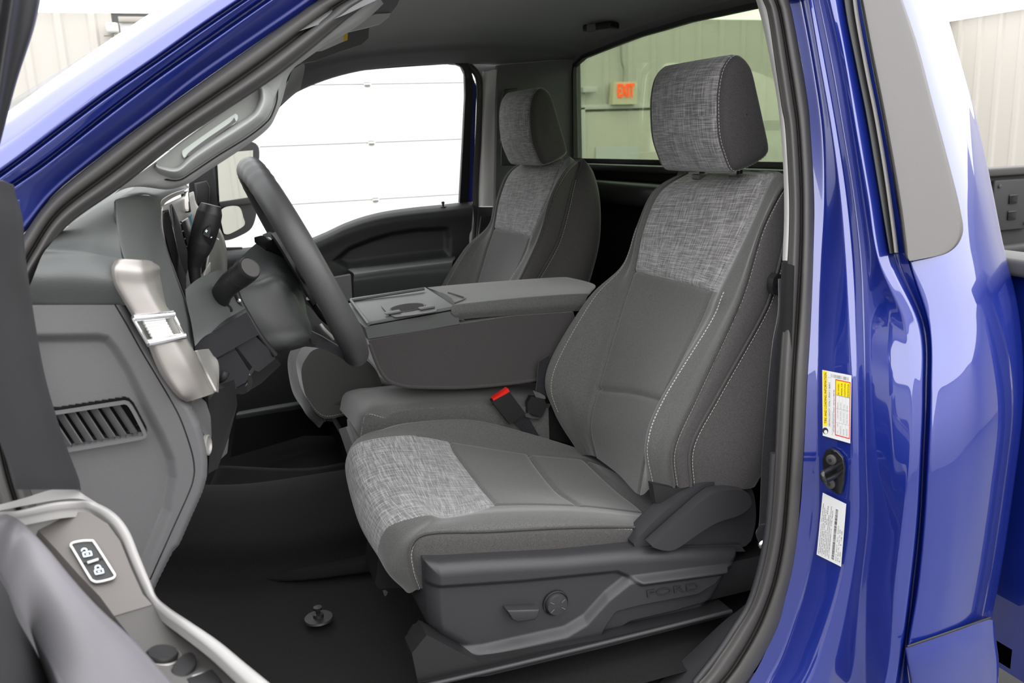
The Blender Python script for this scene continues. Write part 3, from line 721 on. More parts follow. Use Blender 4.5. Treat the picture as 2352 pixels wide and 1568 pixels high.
c6 = colm([1905, 1935, 1960, 1984, 2008, 2045, 2050, 2050, 2045, 2028, 2020, 2012], -.970, .29)
c7 = colm([1916, 1944, 1968, 1994, 2018, 2082, 2096, 2092, 2073, 2056, 2045, 2025], -.995, .32)
c8 = colm([1935, 1965, 1994, 2020, 2045, 2112, 2119, 2114, 2106, 2090, 2070, 2052], -1.0, .33)
c9 = colm([1950, 1980, 2008, 2032, 2062, 2122, 2127, 2121, 2113, 2097, 2078, 2066], -.978, .33)
c10 = colm([1975, 2003, 2032, 2057, 2086, 2132, 2136, 2130, 2121, 2106, 2084, 2092], -1.0, .34)
jam = fold([c0, c1, c2, c3, c4, c5, c6, c7, c8, c9, c10], 220, 140, 2.4)
o = gobj('door_jamb', jam, paint, body, thick=.0)
# quarter panel
qr = [(1975, 0), (2003, 150), (2032, 300), (2057, 450), (2087, 603), (2132, 750), (2136, 900), (2130, 1050), (2121, 1200), (2106, 1350), (2083, 1485)]
qe = [(2155, -30), (2200, 125), (2243, 275), (2275, 420), (2303, 560), (2336, 700), (2349, 840), (2345, 970), (2325, 1130), (2302, 1285), (2277, 1417)]
def qcol(f, base, s): return [S2(a[0]+(b[0]-a[0])*f, a[1]+(b[1]-a[1])*f, base, s) for a, b in zip(qr, qe)]
Q = [qcol(0, -.985, .36), qcol(.012, -1.003, .36), qcol(.15, -1.012, .36), qcol(.4, -1.018, .36), qcol(.65, -1.013, .365), qcol(.85, -.995, .37), qcol(.96, -.972, .38), qcol(1.0, -.945, .38)]
Q.append([A(p)+A((.02, .05, 0)) for p in Q[-1]]); Q.append([A(p)+A((.0, .14, 0)) for p in Q[-1]])
gobj('quarter_panel', grid(Q, 150, 140), paint, body)
# lower cab corner below the step line
lq = [(2082, 1486), (2088, 1525), (2096, 1575), (2100, 1640)]; lr = [(2273, 1420), (2278, 1465), (2284, 1515), (2282, 1580)]
def lcol(f, b, bb): return [PY(a[0]+(c[0]-a[0])*f, a[1]+(c[1]-a[1])*f, b+dy) for a, c, dy in zip(lq, lr, bb)]
L_ = [lcol(0, -.985, (0, 0, 0, 0)), lcol(.02, -1.01, (.0, -.004, -.004, 0)), lcol(.5, -1.022, (.0, -.004, -.004, 0)), lcol(.95, -1.01, (0, -.004, -.004, 0)), lcol(1.0, -.985, (0, 0, 0, 0))]
L_.append([A(p)+A((0, .12, 0)) for p in L_[-1]])
gobj('lower_quarter', grid(L_, 50, 30), paint, body)
tube('panel_gap', [PY(2084, 1484, -1.013), PY(2180, 1451, -1.022), PY(2274, 1418, -1.008)], .0018, rubber2, body, n=20, m=8)
# outer A pillar and roof rail
AO = [(-60, 640), (46, 546), (121, 450), (229, 361), (357, 264), (536, 136), (732, 0), (900, -110), (1150, -230), (1450, -270), (1700, -200), (1790, -90), (1812, 0)]
fac = [1.18, 1.15, 1.12, 1.06, 1.0, .93, .86, .8, .75, .7, .65, .5, .3]
def acol(dy, base, s=.25, dx=0): return [S2(x+(1 if i > 9 else 0)*abs(dy)*f*.0, y+dy*f, base, s) for i, ((x, y), f) in enumerate(zip(AO, fac))]
AC = [acol(0, -.865), acol(-8, -.872), acol(-16, -.874), acol(-50, -.895), acol(-78, -.915), acol(-88, -.897), acol(-93, -.917), acol(-116, -.93, .2), acol(-125, -.912, .2), acol(-130, -.937, .2), acol(-185, -.930, .2), acol(-225, -.895, .2), acol(-247, -.86, .2), acol(-235, -.79, .2)]
def along(poly, n=170, s0=-470, s1=900):
    """points of a polyline at equal steps along the pillar direction"""
    P = cr(A(poly), 500); q = P[:, 0]*.8-P[:, 1]*.6; o_ = np.argsort(q); t = np.linspace(s0, s1, n)
    return [(float(np.interp(v, q[o_], P[o_, 0])), float(np.interp(v, q[o_], P[o_, 1]))) for v in t]
PB = [([(-110, 720), (-60, 640), (46, 546), (121, 450), (229, 361), (357, 264), (536, 136), (732, 0), (850, -80), (980, -160)], -.865, .25),
      ([(-140, 690), (-60, 628), (44, 535), (121, 443), (229, 352), (357, 255), (464, 171), (671, 29), (840, -90), (980, -176)], -.874, .25),
      ([(-150, 680), (-60, 615), (40, 525), (115, 436), (225, 344), (353, 247), (460, 163), (664, 23), (830, -96), (980, -186)], -.876, .25),
      ([(-220, 650), (-100, 565), (0, 485), (107, 405), (240, 302), (357, 214), (480, 125), (640, 10), (800, -100), (980, -215)], -.898, .25),
      ([(-240, 625), (-110, 530), (0, 452), (107, 378), (240, 274), (357, 186), (480, 100), (612, 8), (800, -120), (980, -235)], -.912, .25),
      ([(-250, 612), (-115, 523), (0, 443), (107, 368), (240, 263), (357, 175), (475, 92), (600, 5), (800, -132), (980, -246)], -.892, .25),
      ([(-255, 605), (-120, 517), (0, 436), (107, 361), (240, 257), (357, 169), (473, 86), (592, 2), (800, -139), (980, -253)], -.914, .25),
      ([(-270, 580), (-125, 490), (0, 409), (161, 288), (250, 222), (357, 148), (460, 76), (575, -3), (800, -153), (980, -268)], -.926, .25),
      ([(-275, 571), (-130, 481), (0, 400), (161, 279), (250, 213), (357, 139), (458, 68), (564, -4), (800, -162), (980, -277)], -.908, .25),
      ([(-280, 562), (-132, 474), (0, 393), (161, 272), (250, 206), (357, 132), (455, 62), (556, -6), (800, -168), (980, -285)], -.930, .25),
      ([(-290, 520), (-140, 430), (0, 345), (161, 225), (250, 163), (345, 100), (440, 36), (520, -18), (780, -190), (980, -320)], -.928, .25),
      ([(-300, 460), (-150, 370), (0, 288), (120, 205), (240, 125), (330, 64), (420, 5), (500, -47), (760, -215), (980, -355)], -.895, .25),
      ([(-310, 440), (-150, 352), (0, 265), (110, 188), (230, 104), (325, 42), (410, -14), (490, -66), (760, -240), (980, -378)], -.84, .25),
      ([(-310, 450), (-150, 360), (0, 275), (110, 198), (230, 114), (325, 52), (410, -4), (490, -56), (760, -230), (980, -368)], -.74, .25)]
PBc = [[S2(x, y, b_, s_) for x, y in along(pl)] for pl, b_, s_ in PB]
PBg = np.array([A(c) for c in PBc]); t_ = np.linspace(0, len(PB)-1, 200); i__ = np.clip(t_.astype(int), 0, len(PB)-2); f__ = (t_-i__)[:, None, None]
PBg = PBg[i__]*(1-f__)+PBg[i__+1]*f__; ker_ = np.exp(-(np.arange(-6, 7)/2.2)**2/2); ker_ /= ker_.sum(); pad_ = np.concatenate([2*PBg[:1]-PBg[6:0:-1], PBg, 2*PBg[-1:]-PBg[-2:-8:-1]], 0)
gobj('a_pillar_panel', sum(ker_[q]*pad_[q:q+200] for q in range(13)), paint, body)

# window applique on the quarter
def aq(px, py): return S2(px, py, -1.022, .36)
apo = [(1970, -40), (2066, -40), (2074, 0), (2105, 89), (2141, 224), (2177, 358), (2206, 480), (2213, 525), (2206, 558), (2177, 581), (2127, 594), (2086, 599), (2077, 580), (2044, 420), (2008, 200)]
def ruled(name, left, right, mat, parent, base, s, edge=.006, nu=40, nv=80, crown=0.0, back=.01):
    """panel between two traced edges on the leaning body side, with rounded rims"""
    fr = [0, .01, .05, .12, .5, .88, .95, .99, 1.0]; dy = [back, 0, -edge*.8, -edge, -edge-crown, -edge, -edge*.8, 0, back]
    Cs = [[S2(a[0]+(b[0]-a[0])*f, a[1]+(b[1]-a[1])*f, base+d, s) for a, b in zip(left, right)] for f, d in zip(fr, dy)]
    return gobj(name, grid(Cs, nu, nv), mat, parent)
lf = [(1968, -40), (1976, 0), (1998, 120), (2020, 230), (2042, 350), (2062, 470), (2074, 560), (2079, 590), (2088, 599)]
rt = [(2064, -40), (2075, 0), (2110, 105), (2143, 230), (2177, 358), (2207, 480), (2212, 540), (2180, 580), (2100, 598)]
ap = ruled('window_applique', lf, rt, applq, body, -1.012, .36, edge=.010, back=.02)
ru = [(1933, -40), (1944, 40), (1968, 160), (1990, 270), (2012, 400), (2034, 530), (2043, 582)]
rv = [(1964, -40), (1974, 40), (1996, 160), (2018, 270), (2040, 400), (2058, 530), (2064, 580)]
rb = ruled('division_bar_seal', ru, rv, rubber2, body, -1.010, .34, edge=.007, back=.02)
rw = [(x-10, y) for x, y in rv]; rx = [(x-4, y) for x, y in rv]
ruled('seal_edge_strip', rw, rx, applq, body, -1.018, .34, edge=.004)

# weatherstrip loop round the door opening
LI = [(1599, 1568), (1649, 1505), (1687, 1449), (1721, 1395), (1742, 1337), (1761, 1257), (1772, 1170), (1780, 1040), (1788, 880), (1797, 740), (1808, 600), (1812, 495), (1810, 410), (1803, 295), (1794, 241), (1780, 147), (1764, 40), (1751, 0), (1715, -75), (1560, -150), (1300, -170), (1040, -90), (858, 0), (800, 43), (643, 171), (429, 314), (286, 425), (154, 520), (95, 609), (65, 669), (40, 780), (30, 950), (80, 1150), (220, 1450), (500, 1750), (900, 1880), (1250, 1790), (1480, 1665)]
LO = [(1712, 1568), (1757, 1500), (1790, 1430), (1806, 1365), (1820, 1310), (1832, 1230), (1838, 1150), (1846, 1040), (1853, 890), (1862, 745), (1868, 600), (1869, 495), (1868, 400), (1862, 300), (1857, 240), (1842, 147), (1822, 40), (1812, 0), (1780, -110), (1600, -215), (1280, -240), (980, -150), (732, 0), (680, 35), (536, 136), (357, 264), (229, 361), (121, 450), (60, 530), (20, 610), (-25, 750), (-45, 950), (10, 1200), (150, 1520), (460, 1850), (900, 1990), (1300, 1890), (1570, 1750)]
def wcol(f, dy): return [S2(a[0]+(b[0]-a[0])*f, a[1]+(b[1]-a[1])*f, -.868+dy, .25) for a, b in zip(LI, LO)]
WS = [wcol(0, .035), wcol(.02, .004), wcol(.10, -.004), wcol(.26, -.013), wcol(.40, -.010), wcol(.47, .004), wcol(.53, .004), wcol(.60, -.010), wcol(.80, -.015), wcol(.96, -.008), wcol(1.0, .006)]
WC = [np.vstack([c, c[:1]]) for c in WS]
Wd = np.array([crlen(np.array(c)[:-1], 500, closed=True) for c in WS]) if False else np.array([cr(np.array(c), 640, closed=True) for c in WS])
Wg = np.stack([cr(Wd[:, j], 60) for j in range(640)], 1); Wg = np.concatenate([Wg, Wg[:, :1]], 1)
gobj('weatherstrip', Wg, rubber, body)
# ridged inner lip of the weatherstrip along sill and rear pillar
lipa = [S2(x-3, y, -.862, .18) for x, y in LI[:8]]; tube('inner_lip', lipa, .006, darkp, body, n=60, m=8)
# rocker below / outside the strip (hidden mostly) and jamb continuation under the sill
sill = T((1230, 1568, -.83), (1400, 1545, -.83), (1520, 1510, -.83), (1600, 1455, -.83), (1690, 1400, -.83)); 
so = T((1330, 1640, -.872), (1500, 1610, -.872), (1600, 1560, -.872), (1670, 1480, -.872), (1725, 1400, -.872))
s3 = [(1440, 1625), (1513, 1568), (1560, 1522), (1607, 1478), (1649, 1438), (1680, 1412), (1713, 1390)]
s4 = [(1545, 1625), (1608, 1568), (1656, 1505), (1694, 1449), (1718, 1408), (1731, 1380), (1744, 1350)]
surf('sill_plate', [[PY(x, y, -.80) for x, y in s3], [PY(x+(a-x)*.5, y+(b-y)*.5, -.835) for (x, y), (a, b) in zip(s3, s4)], [PY(x, y, -.868) for x, y in s4]], darkp, body, 20, 40)

# ---- labels on the jamb
def onj(px, py, off=.0015):
    """nearest jamb point seen at a pixel, on the striker face between c1 and c2"""
    j = np.interp(py, ROWS, np.arange(len(ROWS)))
    j += 1; a = cr(c1, 1, param=[j])[0]; b = cr(c2, 1, param=[j])[0]
    pa, pb = prj(a), prj(b); f = (px-pa[0])/(pb[0]-pa[0]); p = a+(b-a)*f
    n = np.cross(b-a, cr(c1, 1, param=[j+.2])[0]-a); n /= np.linalg.norm(n)
    if n[0] > 0: n = -n
    return p+n*(off+.0035), n
def bil(Qd, u, v):
    return (1-u)*(1-v)*Qd[0]+u*(1-v)*Qd[1]+u*v*Qd[2]+(1-u)*v*Qd[3]
def lab_quad(pxs):
    P_, n = [], 0
    for x, y in pxs: p, nn = onj(x, y); P_.append(p); n = n+nn
    n = n/np.linalg.norm(n); P_ = A(P_); c = P_.mean(0)
    m1 = np.cross(P_[2]-P_[0], P_[3]-P_[1]); m1 /= np.linalg.norm(m1); m1 = m1 if np.dot(m1, n) > 0 else -m1
    c = c+m1*.0015; out = []
    for x, y in pxs:
        r_ = ray(x, y); out.append(CAM+r_*np.dot(c-CAM, m1)/np.dot(r_, m1))
    return A(out), m1
def rect(name, Qd, n, u0, v0, u1, v1, lift, mat, parent):
    V = [bil(Qd, u0, v0)+n*lift, bil(Qd, u1, v0)+n*lift, bil(Qd, u1, v1)+n*lift, bil(Qd, u0, v1)+n*lift]
    V2 = [p-n*.0002 for p in V]
    return mesh_obj(name, V+V2, [(0, 1, 2, 3), (7, 6, 5, 4), (0, 4, 5, 1), (1, 5, 6, 2), (2, 6, 7, 3), (3, 7, 4, 0)], mat, parent, smooth=False)
def rects(name, Qd, n, rs, lift, mat, parent):
    V, Fs = [], []
    for u0, v0, u1, v1 in rs:
        k = len(V); V += [bil(Qd, u0, v0)+n*lift, bil(Qd, u1, v0)+n*lift, bil(Qd, u1, v1)+n*lift, bil(Qd, u0, v1)+n*lift]; Fs.append((k, k+1, k+2, k+3))
    return mesh_obj(name, V, Fs, mat, parent, smooth=False)
def ltext(s, Qd, n, u, v, hgt, length, mat, parent, bold=0):
    """text reading bottom -> top: runs along -v, its height along -u.  (u,v) = start of baseline"""
    o = bil(Qd, u, v)+n*.0009; xd = bil(Qd, u, v-length)-bil(Qd, u, v); yd = bil(Qd, u-.05, v)-bil(Qd, u, v)
    H = np.linalg.norm(bil(Qd, u-hgt, v)-bil(Qd, u, v)); L = np.linalg.norm(bil(Qd, u, v-length)-bil(Qd, u, v))
    xd = xd/np.linalg.norm(xd); yd = yd-xd*np.dot(xd, yd)
    est = sum({'I': .30, ' ': .33, 'M': .85, 'W': .95, '.': .3, ':': .3, 'l': .26, 'i': .26, '1': .5}.get(ch, .66 if ch.isupper() else .56) for ch in s)*H/.72
    t = text('printed_text', s, o, xd, yd, H/.72, mat, parent, ext=0.0, sx=L/est, bold=bold)
    return t
# quads: corners (left-top, right-top, right-bottom, left-bottom)
Qa, na = lab_quad([(1889, 849), (1956, 862), (1953, 1018), (1890, 1000)])
la = rect('tire_label', Qa, na, 0, 0, 1, 1, .0004, white, None); tag(la, 'white and yellow tire and loading label on the blue door pillar', 'label')
rects('yellow_band', Qa, na, [(.02, .01, .17, .84)], .0005, yellow, la)
ltext('TIRE AND LOADING INFORMATION', Qa, na, .155, .80, .085, .77, inkk, la)
rects('red_frame', Qa, na, [(.46, .10, .485, .94), (.955, .10, .98, .94), (.46, .10, .98, .115), (.46, .925, .98, .94)], .0006, inkr, la)
rects('yellow_box', Qa, na, [(.485, .115, .955, .33)], .0005, yellow, la)
for k_, s_ in enumerate(('SEE OWNERS', 'MANUAL FOR', 'ADDITIONAL', 'INFORMATION')): ltext(s_, Qa, na, .60+.11*k_, .325, .055, .19, inkk, la)
rects('rules', Qa, na, [(.485, .33, .955, .338), (.485, .53, .955, .533), (.485, .74, .955, .743), (.60, .338, .603, .925), (.71, .338, .713, .925), (.82, .338, .823, .925), (.20, .09, .203, .83), (.30, .09, .303, .83), (.20, .09, .30, .093), (.20, .83, .30, .833)], .0006, inkg, la)
ltext('SEATING CAPACITY  TOTAL 3  FRONT 3  REAR 0', Qa, na, .28, .82, .05, .70, inkk, la)
ltext('The combined weight of occupants', Qa, na, .375, .95, .03, .42, inkg, la)
ltext('and cargo should never exceed : 1663 kg or 3667 lbs.', Qa, na, .43, .90, .042, .76, inkk, la)
rb_ = []; v = .0
for k_ in range(34):
    u = .30+k_*.018
    if rng.random() < .72: rb_.append((u, .035, u+.006+.006*rng.random(), .085))
rects('barcode', Qa, na, rb_, .0006, inkg, la)
for k_, s_ in enumerate(('TIRE        SIZE         COLD TIRE PRESSURE', 'FRONT      420 KPA, 60 PSI', 'REAR       520 KPA, 75 PSI', 'SPARE      520 KPA, 75 PSI')): ltext(s_, Qa, na, .565+.11*k_, .91, .03, .55, inkg, la)
lathe('tire_symbol', [(.0052, 0), (.0052, .0004), (.001, .0005)], bil(Qa, .10, .915)+na*.0002, na, inkk, la, seg=24)
lathe('wheel_symbol', [(.0030, 0), (.0030, .0004), (.001, .0005)], bil(Qa, .12, .93)+na*.0006, na, white, la, seg=24)
Qb, nb = lab_quad([(1890, 1131), (1944, 1157), (1932, 1301), (1876, 1273)])
lb = rect('certification_label', Qb, nb, 0, 0, 1, 1, .0004, white, None); tag(lb, 'plain white certification label with barcode below the latch striker', 'label')
for k_, s_ in enumerate(('MFD BY FORD MOTOR CO. IN U.S.A.   DATE  GVWR 10000LB', 'FRONT GAWR  REAR GAWR  5250LB WITH', 'LT245 75R17E TIRES 17X7.5J RIMS AT', '60 PSI COLD    KG   4536', 'THIS VEHICLE CONFORMS TO ALL APPLICABLE FEDERAL', 'MOTOR VEHICLE SAFETY STANDARDS IN EFFECT ON THE DATE', 'VIN 1FTBF2BN6REE81710   TYPE TRUCK')): ltext(s_, Qb, nb, .10+.068*k_, .97-(.03 if k_ % 2 else 0), .036, .86-.1*(k_ % 3 == 1), inkk, lb)
rb_ = [(.60, v, .70, v+.004+.007*rng.random()) for v in np.arange(.15, .95, .0135)]
rects('barcode', Qb, nb, rb_, .0006, inkk, lb)
for k_, s_ in enumerate(('EXT PNT  RC  DSO', 'WB  BRK  PS  AXLE  TR  SPR', 'L6 142')): ltext(s_, Qb, nb, .80+.075*k_, .95, .045, .60, inkg, lb)
# ---- latch striker
sp, sn = onj(1922, 1080); 
st = empty('door_striker', sp, 'black door latch striker bolted to the blue pillar between two labels', 'latch striker')
up_ = A((0, 0, 1)); sd = np.cross(up_, sn); sd /= np.linalg.norm(sd)
if prj(sp+sd*.01)[0] < prj(sp)[0]: sd = -sd
def sq(px, py, l=0): p, n_ = onj(px, py, l); return p
stp = plate('base_plate', [sq(x, y) for x, y in ((1904, 1030), (1914, 1027), (1930, 1034), (1942, 1048), (1946, 1070), (1944, 1105), (1938, 1130), (1930, 1131), (1908, 1115), (1898, 1100), (1896, 1050))], .005, gloss, st, bevel=.0015, direc=sn)
for (x, y) in ((1918, 1052), (1915, 1106)):
    b = lathe('bolt', [(.0085, 0), (.0085, .003), (.006, .0045), (.001, .0045)], sq(x, y)+sn*.005, sn, rubber, st, seg=24)
    lathe('bolt_socket', [(.0030, 0), (.0030, .0006), (.0005, .0006)], sq(x, y)+sn*.0095, sn, inkk, b, seg=6)
a_ = sq(1926, 1068)+sn*.004; b_ = sq(1932, 1086)+sn*.004
lp = [a_, a_+sn*.022+up_*.0, a_+sn*.036+up_*.0-(a_-b_)*.0, b_+sn*.036, b_+sn*.022, b_]
tube('striker_loop', [a_, a_+sn*.015, a_+sn*.030, a_+sn*.038-(a_-b_)*.12, b_+sn*.038+(a_-b_)*.12, b_+sn*.030, b_+sn*.015, b_], .0042, gloss, st, n=50, m=12)

# ================================================================ cab shell seen inside
def P3(*p): return [A(q) for q in p]
hx = [.16, .22, .34, .55, .85, 1.10, 1.21, 1.235]
hzc = [1.925, 1.965, 2.01, 2.045, 2.065, 2.055, 2.038, 2.032]
hc_ = []
for y, dz in ((-.725, -.05), (-.70, -.035), (-.60, -.015), (-.45, -.006), (0, 0.0), (.45, -.008), (.64, -.03)):
    hc_.append([A((x, y, z+dz*(1 if z > 1.95 else .6))) for x, z in zip(hx, hzc)])
tw3 = A([PY(x, y+1, .778) for x, y in [(560, 305), (600, 285), (646, 238), (689, 203), (743, 177), (800, 164), (860, 157), (921, 152), (1000, 147), (1045, 144), (1143, 150)]])
for yy_, k_ in ((.70, .45), (.745, .8), (.778, 1.0)):
    hc_.append([A((x, yy_, (z-.03)*(1-k_)+k_*float(np.interp(x, tw3[:, 0], tw3[:, 2])))) for x, z in zip(hx, hzc)])
hc_.append([p+A((0, .03, 0)) for p in hc_[-1]])
surf('headliner', hc_, headl, body, 80, 60)
rr0 = [S2(x, y, -.872) for x, y in [(640, 62), (732, 0), (980, -150), (1280, -240), (1600, -215), (1780, -110), (1812, 0)]]
rtop = [2.03, 2.05, 2.10, 2.12, 2.12, 2.11, 2.10]
rf = [rr0, [p+A((0, -.035, .02)) for p in rr0], [p+A((0, -.02, .05)) for p in rr0], [A((p[0], -.5, max(z, p[2]+.06))) for p, z in zip(rr0, rtop)], [A((p[0], 0, max(z+.015, p[2]+.08))) for p, z in zip(rr0, rtop)], [A((p[0], .6, max(z, p[2]+.05))) for p, z in zip(rr0, rtop)], [A((p[0], .80, z-.10)) for p, z in zip(rr0, rtop)]]
rf = [c[1:] for c in rf]
surf('roof_panel', rf, paint, body, 40, 40)
# ================================================================ far side, rear wall, floor
def E3(pts, d): return [A(p)+A(d) for p in pts]
# rear wall and window
RX = 1.215
def PRX(px, py, x=RX): return PX(px, py, x)
wo = [PRX(1323, 372), PRX(1323, 170), PRX(1327, 146), PRX(1345, 126), PRX(1425, 94), PRX(1478, 74), PRX(1560, 51)]
ztop = PRX(1600, 40)[2]; zbt = PRX(1345, 372)[2]; yl = PRX(1323, 300)[1]
zc1, zc2 = wo[3][2], wo[5][2]
half = [(yl, zbt), (yl, wo[1][2]), (yl-.01, wo[2][2]), (wo[3][1], wo[3][2]), (wo[4][1], wo[4][2]), (wo[5][1], wo[5][2]), (.12, wo[6][2]), (0, wo[6][2]+.003)]
wpoly = [(y, z) for y, z in half]+[(-y, z) for y, z in half[::-1][1:]]
wv = [A((RX, y, z)) for y, z in wpoly]
rg = plate('rear_glass', wv, .005, greeng, None, direc=(1, 0, 0)); tag(rg, 'green tinted rear cab window behind the headrests', 'window glass')
ring('rear_glass_seal', wv, -.012, .012, rubber2, body, direc=(-1, 0, 0)) 
# wall around the window, as four bands
def slab(name, pts, mat, parent, th=.02, d=(1, 0, 0), bv=.0): return plate(name, pts, th, mat, parent, bevel=bv, direc=d)
slab('rear_wall', [A((RX, -.80, .86)), A((RX, .80, .86)), A((RX, .78, zbt)), A((RX, -.78, zbt))], black, body)
for s in (1, -1):
    slab('rear_corner', [A((RX, s*(.80 if s > 0 else .74), zbt)), A((RX, s*yl, zbt)), A((RX, s*yl, zc1)), A((RX, s*yl*.9, 2.06 if s > 0 else 1.98)), A((RX, s*(.80 if s > 0 else .62), 2.06 if s > 0 else 1.96))], headl, body)
slab('rear_header', [A((RX, yl*1.0, wo[2][2])), A((RX, wo[3][1], wo[3][2])), A((RX, wo[4][1], wo[4][2])), A((RX, wo[5][1], wo[5][2])), A((RX, 0, wo[6][2]+.003)), A((RX, -wo[5][1], wo[5][2])), A((RX, -wo[4][1], wo[4][2])), A((RX, -wo[3][1], wo[3][2])), A((RX, -yl, wo[2][2])), A((RX, -.58, 2.0)), A((RX, -.5, 2.07)), A((RX, .7, 2.08))], headl, body)
box('rear_shelf', (RX-.03, 0, zbt-.012), (.06, 1.44, .02), black, body, bevel=.006)
box('rear_shelf_lower', (RX-.06, 0, zbt-.075), (.12, 1.44, .06), black, body, bevel=.02)
# far side wall behind the passenger seat
slab('far_quarter_trim', [PY(1143, 150, .76), PY(1322, 135, .70), PY(1322, 700, .74), PY(1100, 700, .80), PY(1138, 470, .80)], headl, body, .02, (0, 1, 0))
gp = plate('belt_guide_cover', [PY(1152, 222, .735), PY(1158, 205, .735), PY(1186, 203, .735), PY(1190, 380, .735), PY(1150, 380, .735)], .008, darkp, body, bevel=.003, direc=(0, -1, 0))
lathe('belt_guide', [(.018, 0), (.018, .012), (.012, .018), (.004, .018)], PY(1159, 325, .725), (0, -1, 0), black, gp)
# far B pillar: pale trim, seal, blue door edge, black frame
surf('far_pillar_trim', [T((1108, 164, .80), (1104, 300, .835), (1101, 400, .85), (1100, 474, .86)), T((1117, 164, .78), (1112, 300, .815), (1110, 400, .83), (1108, 474, .84)), T((1134, 160, .77), (1130, 300, .81), (1126, 400, .82), (1124, 474, .83)), T((1146, 160, .77), (1144, 300, .81), (1142, 400, .82), (1138, 474, .83)), T((1150, 158, .80), (1148, 300, .85), (1146, 400, .86), (1142, 474, .87))], brighttrim, body, 24, 30)
plate('far_corner_cover', T((1066, 132, .83), (1170, 132, .80), (1170, 175, .80), (1140, 185, .82), (1104, 200, .84), (1092, 170, .83), (1078, 152, .83)), .015, headl, body, bevel=.002, direc=(0, 1, 0))
plate('far_pillar_lower', T((1100, 475, .845), (1140, 475, .845), (1120, 620, .845), (1090, 620, .845)), .02, darkp, body, bevel=.002, direc=(0, 1, 0))
fs_ = [(1030, 140), (1062, 144), (1083, 156), (1099, 180), (1102, 230), (1099, 316), (1095, 400), (1093, 470), (1090, 540), (1075, 640), (1040, 760)]
tube('far_weatherstrip', [PY(x, y, .80+.07*min(1, max(0, (y-150)/300))) for x, y in fs_], .011, rubber, body, n=90, m=12)
slab('far_lower_trim', [A((.80, .835, .85)), A((1.22, .80, .85)), A((1.22, .78, 1.5)), A((.92, .83, 1.5))], black, body, .015, (0, 1, 0))
# ---- passenger door
pd = empty('passenger_door', (.4, .9, 1.0), 'closed passenger door with dark trim panel, seen across the cab', 'car door')
dsill = [(440, 590), (507, 574), (570, 568), (640, 560), (700, 551), (745, 534), (790, 513), (835, 497), (885, 485), (950, 476), (1010, 470), (1056, 465), (1086, 463)]
def dY(px): return .86
S_a = [PY(x, y, .885) for x, y in dsill]
S_b = [PY(x, y+9, .860) for x, y in dsill]
S_c = [PY(x, y+24, .845) for x, y in dsill]
S_d = [PY(x-2, y+60, .850) for x, y in dsill]
S_e = [PY(x-6, y+130, .850) for x, y in dsill]
S_f = [A((p[0], .84, .80)) for p in S_a]
Gd = grid([S_a, S_b, S_c, S_d, S_e, S_f], 110, 160)
# pocket pressed into the trim
pk = [(760, 600), (800, 565), (850, 545), (900, 530), (960, 521), (1020, 518), (1034, 522), (1038, 545), (1036, 590), (900, 606), (800, 618)]
pk3 = A([PY(x, y, .85) for x, y in crlen([(x, y) for x, y in pk], 60, closed=True)]) if False else A([PY(x, y, .85) for x, y in pk])
ins = inside(Gd[..., 0], Gd[..., 2], pk3); dd = dist_poly(Gd*A((1, 0, 1)), np.vstack([pk3, pk3[:1]])*A((1, 0, 1)))
Gd[..., 1] += np.where(ins, .022*sm(dd/.02), 0)
gobj('door_trim', Gd, darkp, pd)
plate('door_end', [S_a[-1], S_b[-1], S_f[-1], S_f[-1]+A((0, .12, 0)), S_a[-1]+A((0, .06, 0))], .015, darkp, pd, direc=(1, 0, 0))
surf('armrest', [T((806, 616, .84), (900, 606, .84), (1045, 588, .84)), T((800, 619, .76), (900, 610, .76), (1045, 594, .76)), T((812, 628, .70), (900, 616, .70), (1040, 600, .70)), T((812, 641, .692), (900, 629, .692), (1038, 615, .692)), T((812, 660, .70), (900, 650, .70), (1036, 640, .70)), T((812, 740, .76), (900, 730, .76), (1036, 720, .76))], darkg, pd, 40, 40)
plate('armrest_bezel', T((756, 640, .74), (806, 631, .70), (809, 683, .70), (790, 700, .72), (757, 690, .74)), .03, midp, pd, bevel=.004, direc=(0, 1, 0))
lathe('lock_button', [(.0035, -.02), (.0035, .008), (.006, .010), (.005, .016), (.001, .017)], PY(1018, 474, .872), (0, 0, 1), black, pd)
lathe('lock_button_collar', [(.011, -.002), (.011, .002), (.005, .003)], PY(1018, 475, .872), (0, 0, 1), darkp, pd)
plate('window_frame', T((1056, 465, .885), (1064, 321, .84), (1069, 220, .80), (1068, 170, .785), (1060, 153, .78), (1039, 144, .775), (1062, 142, .775), (1080, 154, .785), (1087, 180, .795), (1086, 230, .81), (1081, 316, .84), (1076, 465, .885)), .02, black, pd, bevel=.002, direc=(0, 1, 0))
plate('door_edge', T((1081, 316, .86), (1076, 465, .90), (1086, 466, .90), (1091, 316, .86), (1095, 200, .82), (1087, 180, .815)), .01, paint, pd, direc=(0, 1, 0))
tw = [(600, 285), (646, 238), (689, 203), (743, 177), (800, 164), (860, 157), (921, 152), (1000, 147), (1045, 144)]
tube('upper_frame', [PY(x, y-3, .79) for x, y in tw], .007, black, pd, n=60, m=10)
plate('frame_corner', T((1076, 138, .776), (1025, 138, .776), (1040, 145, .776), (1052, 148, .776), (1061, 155, .776), (1066, 164, .776), (1068, 178, .776), (1078, 178, .776)), .01, black, pd, direc=(0, 1, 0))
gl = plate('door_glass', T((445, 592, .89), (1058, 468, .89), (1066, 321, .845), (1072, 160, .79), (1039, 142, .785), (921, 148, .80), (800, 160, .80), (743, 172, .80), (646, 230, .81), (560, 300, .84), (460, 400, .87)), .004, clearg, pd, direc=(0, 1, 0))
